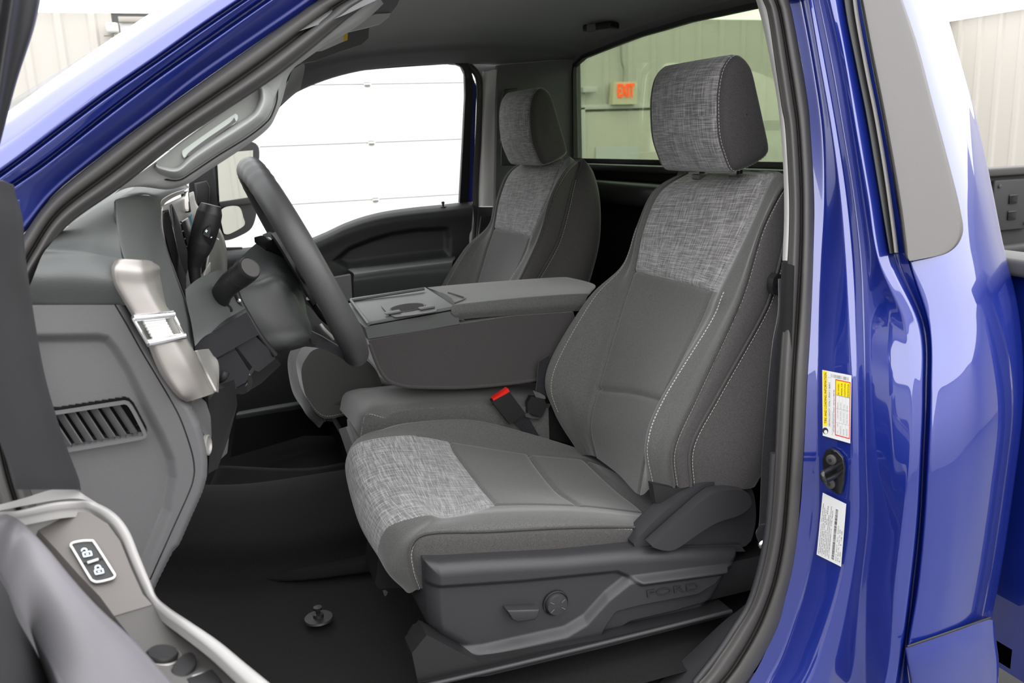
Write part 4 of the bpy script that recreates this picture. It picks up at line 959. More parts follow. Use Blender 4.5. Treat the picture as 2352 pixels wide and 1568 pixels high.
# door mirror outside
mr = empty('door_mirror', PY(540, 480, 1.1), 'black towing mirror outside the passenger window', 'wing mirror')
MY = 1.10
plate('mirror_mount', T((436, 385, .90), (488, 385, .90), (497, 440, .90), (505, 505, .90), (512, 555, .90), (470, 560, .90), (430, 500, .90)), .03, rubber2, mr, bevel=.006, direc=(0, 1, 0))
plate('mount_relief', T((446, 420, .885), (474, 414, .885), (482, 430, .885), (480, 468, .885), (452, 470, .885)), .02, black, mr, bevel=.006, direc=(0, -1, 0))
nM = A((.75, -.66, .02)); nM /= np.linalg.norm(nM); cM = PY(540, 480, MY)
def onm(px, py, d=0):
    o_ = cM+nM*d; r_ = ray(px, py); return CAM+r_*np.dot(o_-CAM, nM)/np.dot(r_, nM)
mh = plate('mirror_housing', crlen([onm(*q) for q in ((492, 330), (588, 330), (592, 400), (590, 470), (587, 500), (576, 526), (548, 543), (520, 552), (503, 545), (497, 500), (490, 430))], 60, closed=True), .10, rubber2, mr, bevel=.012, direc=-nM)
plate('upper_mirror', [onm(497, 352, .004), onm(580, 345, .004), onm(580, 452, .004), onm(503, 463, .004)], .002, mirrorm, mh, direc=nM)
plate('mirror_divider', [onm(500, 464, .006), onm(588, 450, .006), onm(588, 466, .006), onm(504, 476, .006)], .006, rubber2, mh, bevel=.002, direc=nM)
plate('lower_mirror', crlen([onm(x, y, .004) for x, y in ((507, 482), (546, 474), (558, 500), (560, 517), (535, 533), (518, 538), (511, 528))], 40, closed=True), .002, mirrorm, mh, direc=nM)
# ---- floor, tunnel, toe board
fy = [-.83, -.6, -.25, -.17, 0, .17, .25, .6, .85]
fz = [0, 0, .0, .07, .10, .07, 0, 0, 0]
fxs = [-.62, -.45, -.25, .0, .3, .8, 1.22]; fzz = [1.35, 1.16, .97, .885, .872, .872, .872]
fl_ = [[A((x, y, z+dz*(1 if x < .9 else .4))) for x, z in zip(fxs, fzz)] for y, dz in zip(fy, fz)]
cf = surf('carpet_floor', fl_, carpet, None, 80, 60); tag(cf, 'black carpet covering the cab floor below the seats', 'carpet')
slab('firewall', [A((-.60, -.85, .85)), A((-.60, .88, .85)), A((-.60, .88, 1.50)), A((-.60, -.85, 1.50))], black, body, .02, (-1, 0, 0))
slab('far_cowl', [A((-.60, .86, .85)), A((.15, .88, .85)), A((.15, .88, 1.45)), A((-.60, .86, 1.50))], black, body, .02, (0, 1, 0))
slab('near_kick_panel', [A((-.60, -.755, .85)), A((-.10, -.755, .85)), A((-.10, -.755, 1.45)), A((-.60, -.755, 1.50))], black, body, .015, (0, 1, 0))
slab('underbody', [A((-.6, -.84, .84)), A((1.22, -.84, .84)), A((1.22, .86, .84)), A((-.6, .86, .84))], black, body, .02, (0, 0, -1))
mh_ = PZ(732, 1420, .884)
ch = lathe('floor_mat_hook', [(.028, 0), (.026, .003), (.010, .004), (.009, .010), (.004, .011), (.004, .018), (.008, .019), (.008, .024), (.001, .025)], mh_, (0, 0, 1), rubber2, None); tag(ch, 'small round black mat hook standing on the floor carpet', 'mat hook')
lt = mesh_obj('paper_scrap', [PZ(880, 1356, .885), PZ(886, 1355, .890), PZ(891, 1360, .888), PZ(888, 1367, .887), PZ(884, 1369, .885), PZ(881, 1362, .889)], [(0, 1, 5), (1, 2, 5), (2, 3, 5), (3, 4, 5)], midp, None, smooth=False); s_ = lt.modifiers.new('s', 'SOLIDIFY'); s_.thickness = .0008; tag(lt, 'tiny crumpled pale scrap lying on the carpet before the seat', 'scrap')
mt = surf('heel_mat', [[PZ(500, 1068, .93+.0), PZ(690, 1075, .93), PZ(800, 1060, .93)], [PZ(470, 1150, .90), PZ(660, 1165, .90), PZ(820, 1150, .90)], [PZ(430, 1300, .884), PZ(640, 1330, .884), PZ(850, 1310, .884)]], carpet, None, 20, 20, thick=.004)
tag(mt, 'slightly raised carpet pad in the driver footwell', 'carpet')
# ---- centre console (folded jump seat back) and its cushion
cs = empty('center_console', (.55, 0, 1.15), 'folded grey cloth center console with cup holder tray between the seats', 'console')
NY = -.15; FY = .15
side_o = [(846, 782), (856, 812), (868, 840), (886, 868), (910, 883), (956, 889), (1058, 891), (1160, 883), (1235, 873), (1300, 862), (1330, 770), (1317, 716), (1180, 725), (1056, 744), (950, 762)]
sp3 = A([PY(x, y, NY) for x, y in side_o])
bodyc = plate('console_body', sp3, FY-NY, clothd, cs, bevel=.0, direc=(0, 1, 0))
tube('console_piping', T((848, 790, NY), (868, 842, NY), (888, 871, NY), (915, 884, NY), (958, 889, NY), (1058, 890, NY), (1160, 882, NY), (1240, 871, NY)), .0035, clothd, bodyc, n=60, m=8)
# plastic tray: top faces at z = tray height
t1 = PY(851, 748, NY); t2 = PY(1053, 722, NY); t3 = PY(981, 668, FY); t4 = PY(806, 692, FY)
trz = lambda p, f: p
tr = plate('tray', [PY(846, 778, NY), PY(1056, 745, NY), PY(1050, 712, NY), PY(852, 748, NY), PY(838, 752, NY)], FY-NY, darkg, cs, bevel=.006, direc=(0, 1, 0))
Qt = [PY(846, 746, NY), PY(1048, 709, NY), PY(978, 664, FY), PY(803, 690, FY)]
nT = np.cross(Qt[1]-Qt[0], Qt[3]-Qt[0]); nT /= np.linalg.norm(nT)
if nT[2] < 0: nT = -nT
lidp = plate('tray_top', Qt, .006, darkg, cs, bevel=.003, direc=nT)
def ont(px, py, l=.0065):
    o_ = Qt[0]+nT*l; d = ray(px, py); return CAM+d*np.dot(o_-CAM, nT)/np.dot(d, nT)
cup_o = [(876, 702), (890, 690), (920, 686), (950, 686), (973, 691), (1004, 712), (975, 720), (930, 726), (902, 727)]
cup = A([ont(x, y, .007) for x, y in cup_o])
plate('cup_recess', crlen(cup, 48, closed=True), .0012, midp, lidp, direc=nT)
cc_ = ont(936, 706, .009); cr_ = np.linalg.norm(ont(972, 706)-ont(936, 706))
lathe('cup_holder', [(cr_, 0), (cr_*.96, .0012), (cr_*.9, -.0005), (cr_*.86, -.002)], cc_, nT, darkg, lidp)
cpd = lathe('cup_well_shade', [(cr_*.9, 0), (.001, .0001)], cc_+nT*.0006, nT, carpet, lidp)  # near-black flat disc painting the shade of a deep cup well
for (x, y) in ((902, 717), (980, 706)):
    box('cup_grip', ont(x, y, .011), (.034, .020, .004), midp, lidp, bevel=.0018, rot=basis(Qt[1]-Qt[0], nT))
for a_, b_ in (((806, 690), (975, 663)), ((806, 690), (846, 744))): tube('tray_rim', [ont(*a_, .009), ont(*b_, .009)], .0035, darkg, lidp, n=6, m=8)
# padded lid
LT = [[PY(1046, 704, NY), PY(1200, 690, NY), PY(1330, 681, NY)], [PY(1052, 699, NY+.012), PY(1200, 684, NY+.012), PY(1338, 675, NY+.012)]]
l0 = T((1062, 733, NY+.004), (1200, 722, NY+.004), (1330, 714, NY+.004)); l1 = T((1048, 718, NY-.004), (1200, 706, NY-.004), (1332, 697, NY-.004)); l2 = T((1047, 702, NY+.004), (1200, 687, NY+.004), (1338, 678, NY+.004))
l3 = T((1055, 694, NY+.03), (1200, 679, NY+.03), (1345, 670, NY+.03)); l4 = T((1030, 676, 0), (1150, 664, 0), (1350, 652, 0)); l5 = T((995, 661, FY-.02), (1120, 649, FY-.02), (1296, 637, FY-.02)); l6 = T((988, 662, FY), (1115, 652, FY), (1294, 641, FY)); l7 = E3(l6, (0, 0, -.03))
lids = [l0, l1, l2, l3, l4, l5, l6, l7]
lids = [[A(c[0])+A((.006, 0, -.004))]+[A(p) for p in c]+[A(c[-1])+A((.006, 0, -.01))] for c in lids]
lid = surf('padded_lid', lids, cloth, cs, 70, 60, sgn=1)
plate('lid_front', [l0[0], l1[0], l2[0], l3[0], l4[0], l5[0], l6[0], l7[0]], .004, cloth, lid, direc=(-1, 0, 0))
lf_ = T((1046, 716, NY), (1030, 700, -.09), (1024, 694, -.05)); tube('pull_tab', [PY(1046, 700, -.13)+A((0, 0, .004)), PY(1068, 690, -.09)+A((0, 0, .004)), PY(1050, 682, -.06)+A((0, 0, .004)), PY(1030, 676, -.02)+A((0, 0, .004))], .0022, clothd, lid, n=30, m=8)
ju = empty('jump_seat_cushion', (.55, 0, .95), 'grey cloth center seat cushion beneath the folded console', 'seat cushion')
j = [T((832, 1010, -.165), (838, 972, -.165), (850, 962, -.165), (888, 967, -.165), (910, 955, -.165), (990, 946, -.165), (1126, 940, -.165), (1260, 945, -.165)),
     T((828, 1005, -.158), (836, 960, -.158), (850, 951, -.158), (888, 962, -.158), (910, 947, -.158), (990, 938, -.158), (1126, 933, -.158), (1260, 938, -.158)),
     T((815, 985, -.12), (826, 946, -.12), (850, 930, -.12), (885, 928, -.12), (920, 924, -.12), (1000, 916, -.12), (1130, 912, -.12), (1270, 915, -.12)),
     T((798, 960, .0), (812, 920, .0), (845, 905, .0), (875, 902, .0), (915, 898, 0), (1000, 892, 0), (1120, 888, 0), (1260, 890, 0)),
     T((780, 940, .14), (790, 905, .14), (820, 893, .14), (850, 890, .14), (890, 886, .14), (980, 880, .14), (1100, 876, .14), (1230, 878, .14))]
low = [A(p)+A((0, 0, -.10)) for p in j[0]]
jc = surf('cushion', [low]+j, cloth, ju, 60, 70)
stitches('stitching', E3(j[1], (0, -.001, .001)), A((0, -.7, .7)), parent=jc)
plate('cushion_front', T((797, 962, .0), (832, 972, -.16), (838, 1030, -.16), (800, 1010, .0)), .02, clothd, ju, bevel=.004, direc=(1, 0, 0))
plate('cushion_bracket', T((778, 985, -.10), (794, 980, -.10), (826, 1060, -.17), (822, 1095, -.17), (806, 1070, -.14)), .01, midp, ju, bevel=.002, direc=(1, 0, 0))
box('light_gap_block', (.98, 0, 1.12), (.16, .30, .42), black, ju, bevel=.02)  # black block added to stop a light leak below the console
# ---- buckles
bk = empty('seat_belt_buckle', PY(1200, 990, -.17), 'black belt buckle with red release button beside the driver cushion', 'belt buckle')
BY = -.185
bl = plate('buckle_body', T((1130, 922, BY), (1171, 900, BY), (1207, 949, BY), (1172, 975, BY)), .022, black, bk, bevel=.003, direc=(0, 1, 0))
plate('release_button', T((1132, 916, BY+.001), (1167, 892, BY+.001), (1171, 899, BY+.001), (1134, 922, BY+.001)), .018, redp, bk, bevel=.002, direc=(0, 1, 0))
plate('buckle_strap', T((1181, 970, BY+.01), (1210, 952, BY+.01), (1238, 1000, BY+.01), (1230, 1016, BY+.01)), .004, webm, bk, direc=(0, 1, 0))
b2 = empty('center_belt_buckle', PY(1232, 930, -.12), 'black center belt buckle with chrome tongue behind the red one', 'belt buckle')
plate('buckle_body', T((1212, 925, -.178), (1220, 910, -.178), (1250, 916, -.178), (1257, 932, -.178), (1245, 958, -.178), (1212, 948, -.178)), .02, black, b2, bevel=.005, direc=(0, 1, 0))
plate('metal_tongue', T((1224, 896, -.178), (1250, 906, -.178), (1255, 914, -.178), (1250, 917, -.178), (1230, 911, -.178)), .004, chrome, b2, bevel=.001, direc=(0, 1, 0))
plate('metal_tongue', T((1206, 950, -.18), (1214, 948, -.18), (1222, 955, -.18), (1242, 958, -.18), (1240, 963, -.18), (1222, 961, -.18), (1207, 957, -.18)), .004, chrome, b2, bevel=.001, direc=(0, 1, 0))
plate('belt_strap', T((1238, 830, -.178), (1262, 815, -.178), (1262, 915, -.178), (1232, 897, -.178)), .004, webm, b2, direc=(0, 1, 0))
rc = plate('recliner_cover', T((1240, 830, -.145), (1256, 824, -.145), (1290, 850, -.145), (1350, 960, -.145), (1350, 1060, -.145), (1310, 1020, -.145), (1255, 1005, -.145), (1215, 985, -.145), (1240, 900, -.145)), .02, black, seat, bevel=.006, direc=(0, 1, 0))
# ---- driver belt and pillar trim
db = empty('driver_seat_belt', PY(1765, 900, -.78), 'black belt webbing hanging between driver seat and door pillar', 'seat belt')
wl_ = [(1790, 640), (1789, 716), (1775, 796), (1762, 923), (1751, 1051), (1746, 1178), (1744, 1210)]; wr_ = [(1806, 640), (1800, 716), (1794, 796), (1788, 923), (1782, 1051), (1775, 1150), (1766, 1205)]
surf('webbing', [[PY(x, y, -.775) for x, y in wl_], [PY((x+a)/2, y, -.785) for (x, y), (a, b) in zip(wl_, wr_)], [PY(x, y, -.79) for x, y in wr_]], webm, db, 10, 60, thick=.002)
surf('webbing_fold', [T((1744, 1205, -.79), (1736, 1225, -.79), (1746, 1250, -.79)), T((1764, 1200, -.80), (1766, 1225, -.80), (1758, 1248, -.80))], webm, db, 8, 16, thick=.003)
lathe('anchor_bolt', [(.009, 0), (.009, .006), (.006, .009), (.001, .009)], PY(1752, 1250, -.80), (-.3, -1, .2), chrome, db)
gd_ = plate('belt_guide', T((1774, 662, -.74), (1777, 640, -.74), (1786, 628, -.74), (1795, 630, -.74), (1795, 672, -.74), (1788, 679, -.74), (1778, 676, -.74)), .02, black, db, bevel=.005, direc=(0, 1, 0))
lathe('guide_hole', [(.0035, 0), (.001, .0005)], PY(1785, 655, -.741), (0, -1, 0), gloss, gd_)
pt = [(1733, -10), (1742, 20), (1757, 80), (1778, 187), (1790, 268), (1799, 388), (1801, 495), (1797, 598)]; pq = [(1750, -10), (1758, 20), (1772, 80), (1791, 187), (1801, 268), (1810, 388), (1812, 495), (1808, 599)]
surf('pillar_trim_upper', [[S2(x, y, -.80) for x, y in pt], [S2((x+a)/2, y, -.835) for (x, y), (a, b) in zip(pt, pq)], [S2(x+4, y, -.85) for x, y in pq]], brighttrim, body, 16, 60)
pt2 = [(1795, 602), (1790, 750), (1783, 900), (1776, 1040), (1768, 1170), (1757, 1250), (1738, 1335)]; pq2 = [(x+30, y+8) for x, y in pt2]
surf('pillar_trim_lower', [[PY(x, y, -.79) for x, y in pt2], [PY(x+3, y, -.825) for x, y in pt2], [PY(x, y, -.85) for x, y in pq2]], rubber2, body, 16, 50)
# sun visors, roof clip
v1 = plate('sun_visor', T((800, 73, -.35), (846, 62, -.35), (875, 54, -.35), (893, 40, -.35), (897, 30, -.35), (864, 32, -.35), (845, 40, -.35)), .02, lightp, None, bevel=.003, direc=(0, 1, 0))
plate('visor_body', T((860, 31, -.345), (868, 10, -.345), (880, -20, -.345), (925, -20, -.345), (912, 12, -.345), (897, 31, -.345)), .02, headl, v1, bevel=.003, direc=(0, 1, 0))
tag(v1, 'folded driver sun visor by the windshield pillar', 'sun visor')
v2 = plate('sun_visor', T((689, 146, .25), (721, 120, .25), (800, 68, .25), (848, 60, .25), (846, 88, .25), (829, 103, .25), (779, 119, .25), (725, 140, .25)), .02, headl, None, bevel=.005, direc=(0, 1, 0)); tag(v2, 'far passenger sun visor carrying a pale warning sticker', 'sun visor')
plate('warning_sticker', T((726, 119, .245), (792, 76, .245), (790, 95, .245), (740, 117, .245)), .001, whitep, v2, direc=(0, -1, 0))
plate('warning_header', T((790, 76, .244), (799, 72, .244), (798, 92, .244), (789, 96, .244)), .001, yellow, v2, direc=(0, -1, 0))
cl = PZ(1380, 62, 2.035)
k_ = box('coat_hook', cl, (.05, .09, .018), black, None, bevel=.005, rot=basis((1, .6, 0), (0, 0, 1))); tag(k_, 'small black fitting on the dark headliner near the rear window', 'roof fitting')
box('hook_tip', PZ(1358, 64, 2.02), (.018, .022, .022), midp, k_, bevel=.004)
# ---- pickup bed seen at the right edge
bed = empty('pickup_bed', (1.5, 0, .8), 'black lined pickup bed behind the cab at the right edge', 'truck bed')
BX = 1.33
plate('front_wall', [A((BX, -.96, .75)), A((BX, -.96, 1.49)), A((BX, .92, 1.49)), A((BX, .92, .75))], .03, paint, bed, bevel=.004, direc=(1, 0, 0))
box('front_rail_cap', (BX+.01, 0, 1.505), (.09, 1.9, .03), rubber, bed, bevel=.008)
def bedside(y, s, nm):
    plate(nm, [A((BX, y, .75)), A((BX, y, 1.52)), A((BX+2.3, y, 1.52)), A((BX+2.3, y, .75))], .05*s, bedp, bed, bevel=.004, direc=(0, 1, 0))
    box(nm+'_rail_cap', (BX+1.15, y+.02*s, 1.53), (2.32, .10, .035), rubber, bed, bevel=.008)
bedside(.90, 1, 'far_side'); bedside(-.97, -1, 'near_side')
pb = PY(2320, 470, .885)
bp_ = box('stake_pocket', pb, (.22, .02, .22), bedp, bed, bevel=.006)
for dz in (.025, -.045): box('pocket_slot', pb+A((0, -.012, dz)), (.05, .01, .04), gloss, bp_, bevel=.004)
for dx in (-.085, .085):
    for dz in (-.085, .085): lathe('pocket_bolt', [(.008, 0), (.008, .006), (.001, .008)], pb+A((dx, -.011, dz)), (0, -1, 0), rubber, bp_, seg=12)
box('side_step', (BX+1.15, .87, 1.19), (2.3, .06, .05), bedp, bed, bevel=.02)
for k in range(9): tube('liner_rib', [A((BX+.12+k*.13, .885, 1.17)), A((BX+.12+k*.13, .885, .8))], .022, bedp, bed, n=8, m=10)
box('bed_floor', (BX+1.15, 0, .78), (2.3, 1.85, .05), bedp, bed, bevel=.005)
plate('near_side_skin', [A((BX+.0, -1.03, .6)), A((BX+.0, -1.03, 1.47)), A((BX+2.3, -1.03, 1.47)), A((BX+2.3, -1.03, .6))], .04, paint, bed, bevel=.01, direc=(0, 1, 0))
# ================================================================ dashboard
da = empty('dashboard', (-.08, -.3, 1.5), 'grey dashboard seen from its driver end, with side vent and cluster hood', 'dashboard')
surf('dash_top', [T((205, 490, -.42), (250, 455, -.38), (290, 440, -.36), (330, 428, -.32)), T((150, 525, -.72), (200, 500, -.70), (245, 475, -.68), (272, 462, -.67)), T((112, 565, -.79), (190, 566, -.785), (240, 574, -.775), (278, 580, -.77)), T((95, 590, -.80), (180, 588, -.80), (240, 592, -.79), (290, 600, -.78)), T((75, 640, -.815), (170, 640, -.815), (268, 645, -.81), (310, 650, -.80)), T((50, 699, -.795), (160, 700, -.797), (285, 701, -.795), (330, 703, -.79))], darkg, da, 60, 50, byidx=True)
# end panel
rws = [(700, 283), (745, 304), (800, 340), (860, 378), (905, 412), (935, 438), (980, 460), (1036, 474), (1065, 477), (1100, 476), (1135, 466), (1196, 439), (1257, 412), (1268, 400), (1300, 383), (1346, 360), (1420, 330)]
ry = np.array([r[0] for r in rws], float); rx_ = np.array([r[1] for r in rws], float)
EY = -.80; nr, nc = 300, 260
yy = np.linspace(700, 1420, nr); xr = np.interp(yy, ry, rx_); ker = np.ones(7)/7; xr = np.convolve(np.pad(xr, 3, 'edge'), ker, 'valid')
EG = np.array([[PY(20+(x-20)*f, y-(20+(x-20)*f-x)*-.0, EY) for f in 1-(1-np.linspace(0, 1, nc))**1.0] for y, x in zip(yy, xr)])
PXY = np.array([[(20+(x-20)*f, y) for f in np.linspace(0, 1, nc)] for y, x in zip(yy, xr)])
def pdist(P, line):
    Q = lin(A(line), 240); D = np.full(P.shape[:2], 1e9)
    for q in Q: D = np.minimum(D, (P[..., 0]-q[0])**2+(P[..., 1]-q[1])**2)
    return np.sqrt(D)
def pin(P, poly):
    r = np.zeros(P.shape[:2], bool); n = len(poly); j = n-1; x, y = P[..., 0], P[..., 1]
    for i in range(n):
        xi, yi, xj, yj = poly[i][0], poly[i][1], poly[j][0], poly[j][1]
        r ^= ((yi > y) != (yj > y)) & (x < (xj-xi)*(y-yi)/(yj-yi+1e-12)+xi); j = i
    return r
stepl = [(0, 766), (84, 764), (226, 762), (253, 768), (276, 795), (306, 844), (344, 921), (383, 997), (406, 1055), (411, 1100), (398, 1180), (350, 1300), (300, 1430)]
sp_ = stepl+[(0, 1430)]
d1_ = pdist(PXY, stepl); dep = np.where(pin(PXY, sp_), .012*sm(d1_/30), 0)
edge = [(x, y) for y, x in rws]; d2_ = pdist(PXY, edge); dep = dep+np.where(d2_ < 16, .014*(1-np.sqrt(np.clip(1-(1-d2_/16)**2, 0, 1))), 0)
vent_o = [(100, 946), (132, 942), (268, 921), (290, 919), (303, 928), (322, 962), (337, 993), (334, 1001), (316, 1008), (153, 1036), (100, 1044)]
vent_o = [tuple(q) for q in crlen(A(vent_o), 60, closed=True)]
vin = pin(PXY, vent_o); dep = np.where(vin, .035, dep)
EG2 = EG.copy(); EG2[..., 1] += dep
EG2 = np.concatenate([EG2, EG2[:, -1:]+A((-.0, .09, 0))], 1)
ep = gobj('end_panel', EG2, midp, da)
tube('panel_seam', [PY(x, y, EY+.0005) for x, y in [(264, 699), (291, 745), (325, 806), (364, 871), (402, 936), (421, 978), (440, 1036), (446, 1070), (445, 1094), (435, 1128), (396, 1215), (345, 1330)]], .0011, gloss, ep, n=90, m=6)
ring('vent_frame', [PY(x, y, EY+.004) for x, y in vent_o], -.004, .006, midp, ep, direc=(0, -1, 0))
plate('vent_shade', [PY(x, y, EY+.028) for x, y in vent_o], .004, gloss, ep, direc=(0, 1, 0))  # black sheet painting the shade behind the slats
ts_ = [(105+26*k, 948-3.8*k) for k in range(7)]
for k, (tx, ty) in enumerate(ts_):
    bx, by = tx+50, ty+76-1.0*k
    bx2 = tx+(by-ty)*.66
    plate('vent_slat', [PY(tx-8, ty, EY+.016), PY(tx+7, ty-2, EY+.006), PY(bx2+7, by-2, EY+.006), PY(bx2-8, by, EY+.016)], .003, midp, ep, bevel=.001, direc=(.5, .8, 0))
# cluster hood
h0 = T((262, 463, -.72), (263, 510, -.73), (270, 565, -.74), (292, 625, -.75), (340, 702, -.75), (392, 765, -.75), (440, 808, -.74))
h05 = T((272, 456, -.715), (273, 510, -.735), (281, 568, -.75), (305, 630, -.76), (352, 700, -.76), (398, 762, -.75), (442, 806, -.735))
h1 = T((320, 448, -.68), (322, 515, -.70), (333, 580, -.72), (360, 645, -.725), (392, 702, -.725), (420, 752, -.72), (444, 800, -.71))
h2 = T((349, 452, -.655), (352, 520, -.67), (364, 590, -.69), (385, 650, -.70), (411, 702, -.70), (430, 748, -.70), (445, 796, -.695))
h3 = T((369, 474, -.640), (371, 525, -.645), (382, 571, -.66), (403, 635, -.67), (425, 697, -.675), (441, 745, -.68), (447, 792, -.68))
surf('cluster_hood', [h0, h05, h1, h2, h3], darkg, da, 50, 70)
surf('hood_top', [T((262, 463, -.72), (320, 448, -.68), (349, 452, -.655), (369, 474, -.64)), T((280, 450, -.68), (330, 441, -.64), (360, 444, -.62), (384, 454, -.60)), T((300, 437, -.55), (360, 428, -.50), (400, 428, -.48), (428, 434, -.44)), T((330, 418, -.35), (390, 416, -.33), (420, 420, -.32), (436, 430, -.32))], darkg, da, 40, 40)
def YB(px): return float(np.interp(px, [369, 400, 425, 444, 495, 520, 560], [-.64, -.58, -.5, -.42, -.30, -.2, -.02]))
def TB(pts, d=0): return [PY(x, y, YB(x)-d) for x, y in pts]
def face(name, pts, mat, d=0, parent=None, th=.003, curve=0):
    P = A(TB(pts, d))
    return plate(name, P, th, mat, parent or da, direc=(-1, 0.1, 0))
def tri(name, left, right, mat, d, parent, n=24):
    return surf(name, [TB(left, d), TB([((a[0]+b[0])/2, (a[1]+b[1])/2) for a, b in zip(left, right)], d), TB(right, d)], mat, parent, 20, n, byidx=True, thick=.002)
sk = plastic('stack_silver', (0.50, 0.48, 0.46), rough=0.35, grain=0.0, metallic=0.4)
stk_ = tri('bezel', [(369, 474), (371, 525), (382, 571), (403, 635), (425, 697), (441, 745), (447, 785)], [(442, 440), (452, 474), (488, 505), (512, 545), (520, 600), (512, 660), (470, 750)], sk, -.008, da)
tri('bezel_rim', [(369, 476), (372, 462), (384, 452), (405, 442), (427, 435)], [(374, 482), (378, 468), (389, 459), (408, 449), (430, 441)], silver, -.002, da)
tri('cluster_lens', [(373, 484), (374, 520), (384, 568), (405, 632), (428, 695), (443, 745)], [(384, 481), (390, 505), (398, 540), (412, 600), (432, 660), (450, 735)], gloss, -.001, da)
tri('cluster_shroud', [(391, 468), (394, 500), (399, 540), (410, 600), (424, 650), (432, 690)], [(394, 472), (406, 502), (418, 545), (430, 590), (440, 640), (452, 690)], black, -.004, da)
tube('shroud_highlight', TB([(392, 470), (397, 520), (405, 570), (416, 615), (428, 648)], .003), .0012, midp, da, n=30, m=6)  # grey line drawn as the highlight along the gloss black shroud
vp = tri('center_vent', [(413, 508), (420, 532), (427, 560), (433, 592)], [(430, 498), (436, 520), (442, 548), (444, 580)], gloss, 0.0, da)
for k in range(4): tube('vent_bar', TB([(415+4.5*k, 513+17.5*k), (428+4.5*k, 508+17.5*k)], .004), .0012, silver, vp, n=6, m=6)
scr = emit('screen_teal', (0.0, 0.09, 0.14), 0.8); scr2 = emit('screen_blue', (0.005, 0.02, 0.08), 0.8)
tri('display_screen', [(433, 496), (437, 512), (442, 526)], [(438, 491), (443, 508), (446, 520)], scr, .006, da); tri('display_screen', [(439, 490), (444, 506), (447, 519)], [(443, 486), (447, 499), (449, 508)], scr2, .006, da)
tube('screen_trim', TB([(431, 496), (436, 516), (441, 534)], .007), .0012, silver, da, n=10, m=6)
box('dash_clip', TB([(427, 463)], .008)[0], (.012, .008, .034), chrome, da, bevel=.003); box('clip_hole', TB([(429, 464)], .0125)[0], (.006, .004, .022), gloss, da, bevel=.001)
# bright lower centre stack right of the gear lever
tri('stack_side', [(470, 640), (485, 560), (495, 545)], [(516, 655), (514, 610), (503, 548)], sk, .0, da)
tri('stack_button', [(468, 640), (472, 622)], [(484, 622), (484, 602)], whitep, .006, da)
tri('stack_panel', [(463, 632), (465, 600), (470, 590)], [(472, 618), (474, 598), (474, 590)], gloss, .005, da)
# far dash mass (hidden side of the board, closes the view to the firewall)
surf('dash_body', [[A((-.16, y, 1.64)), A((-.11, y, 1.58)), A((-.09, y, 1.50)), A((-.10, y, 1.38)), A((-.16, y, 1.24)), A((-.30, y, 1.20))] for y in (-.55, -.1, .3, .84)], darkp, da, 40, 40)
surf('dash_top_far', [[A((-.13, y, 1.655)), A((-.25, y, 1.67)), A((-.55, y, 1.60))] for y in (-.66, -.1, .3, .86)], darkg, da, 30, 30)
surf('glove_box_lip', [T((543, 962, .45), (620, 950, .50), (706, 936, .55)), T((543, 951, .45), (620, 938, .50), (706, 923, .55)), T((548, 945, .50), (620, 932, .55), (706, 918, .60))], darkg, da, 12, 20)
plate('lower_far_panel', T((543, 962, .45), (706, 936, .55), (800, 930, .60), (800, 1000, .6), (700, 1000, .55), (530, 1050, .45)), .02, black, da, direc=(0, 1, 0))
# knee bolster pieces under the column
kb = surf('column_surround', [T((426, 664, -.66), (428, 690, -.68), (440, 745, -.70), (448, 795, -.72)), T((455, 640, -.62), (468, 690, -.64), (480, 745, -.66), (470, 772, -.70)), T((495, 622, -.56), (510, 665, -.58), (525, 715, -.60), (505, 755, -.66)), T((520, 619, -.50), (543, 668, -.53), (560, 700, -.56), (566, 718, -.60))], darkg, da, 40, 40)
lowp = plate('lower_column_panel', T((447, 800, -.70), (455, 785, -.70), (470, 772, -.69), (505, 752, -.67), (566, 717, -.62), (589, 759, -.60), (595, 768, -.60), (540, 795, -.63), (497, 822, -.67), (500, 840, -.68), (470, 845, -.70)), .04, darkp, da, bevel=.004, direc=(.0, 1, 0))
plate('storage_recess', T((497, 826, -.655), (541, 803, -.625), (574, 855, -.60), (565, 878, -.60), (520, 900, -.62), (492, 890, -.65)), .03, darkp, da, bevel=.004, direc=(0, 1, 0))
plate('steering_lower_box', T((545, 797, -.615), (586, 773, -.59), (628, 812, -.56), (632, 824, -.56), (594, 854, -.58), (585, 850, -.59)), .05, darkp, da, bevel=.005, direc=(0, 1, 0))
plate('column_underside', T((585, 850, -.56), (632, 822, -.54), (645, 838, -.52), (600, 880, -.54), (560, 905, -.58), (520, 905, -.6), (565, 880, -.58)), .04, black, da, bevel=.006, direc=(0, 1, 0))
rlv = tube('release_lever', T((488, 868, -.68), (500, 871, -.69), (512, 866, -.70), (519, 853, -.70)), .006, black, da, n=24, m=10)
tp = plate('brake_controller', crlen(T((541, 880, -.575), (560, 864, -.575), (576, 862, -.575), (580, 880, -.575), (572, 898, -.575), (552, 905, -.575), (545, 896, -.575)), 40, closed=True), .02, gloss, da, bevel=.003, direc=(0, 1, 0))
icb = emit('blue_icon', (0.02, 0.35, 0.6), 1.0)
for a, b in (((549, 884), (554, 889)), ((556, 872), (560, 876)), ((563, 868), (567, 871))): tube('controller_icon', T((*a, -.578), (*b, -.578)), .0012, icb, tp, n=4, m=6)
tube('controller_slider', T((552, 900, -.579), (568, 880, -.579)), .0012, midp, tp, n=6, m=6)
plate('kick_trim', T((437, 926, -.765), (455, 912, -.75), (474, 930, -.74), (484, 960, -.74), (486, 1000, -.74), (480, 1030, -.75), (470, 1000, -.76), (452, 960, -.765)), .02, midp, da, bevel=.004, direc=(0, 1, 0))
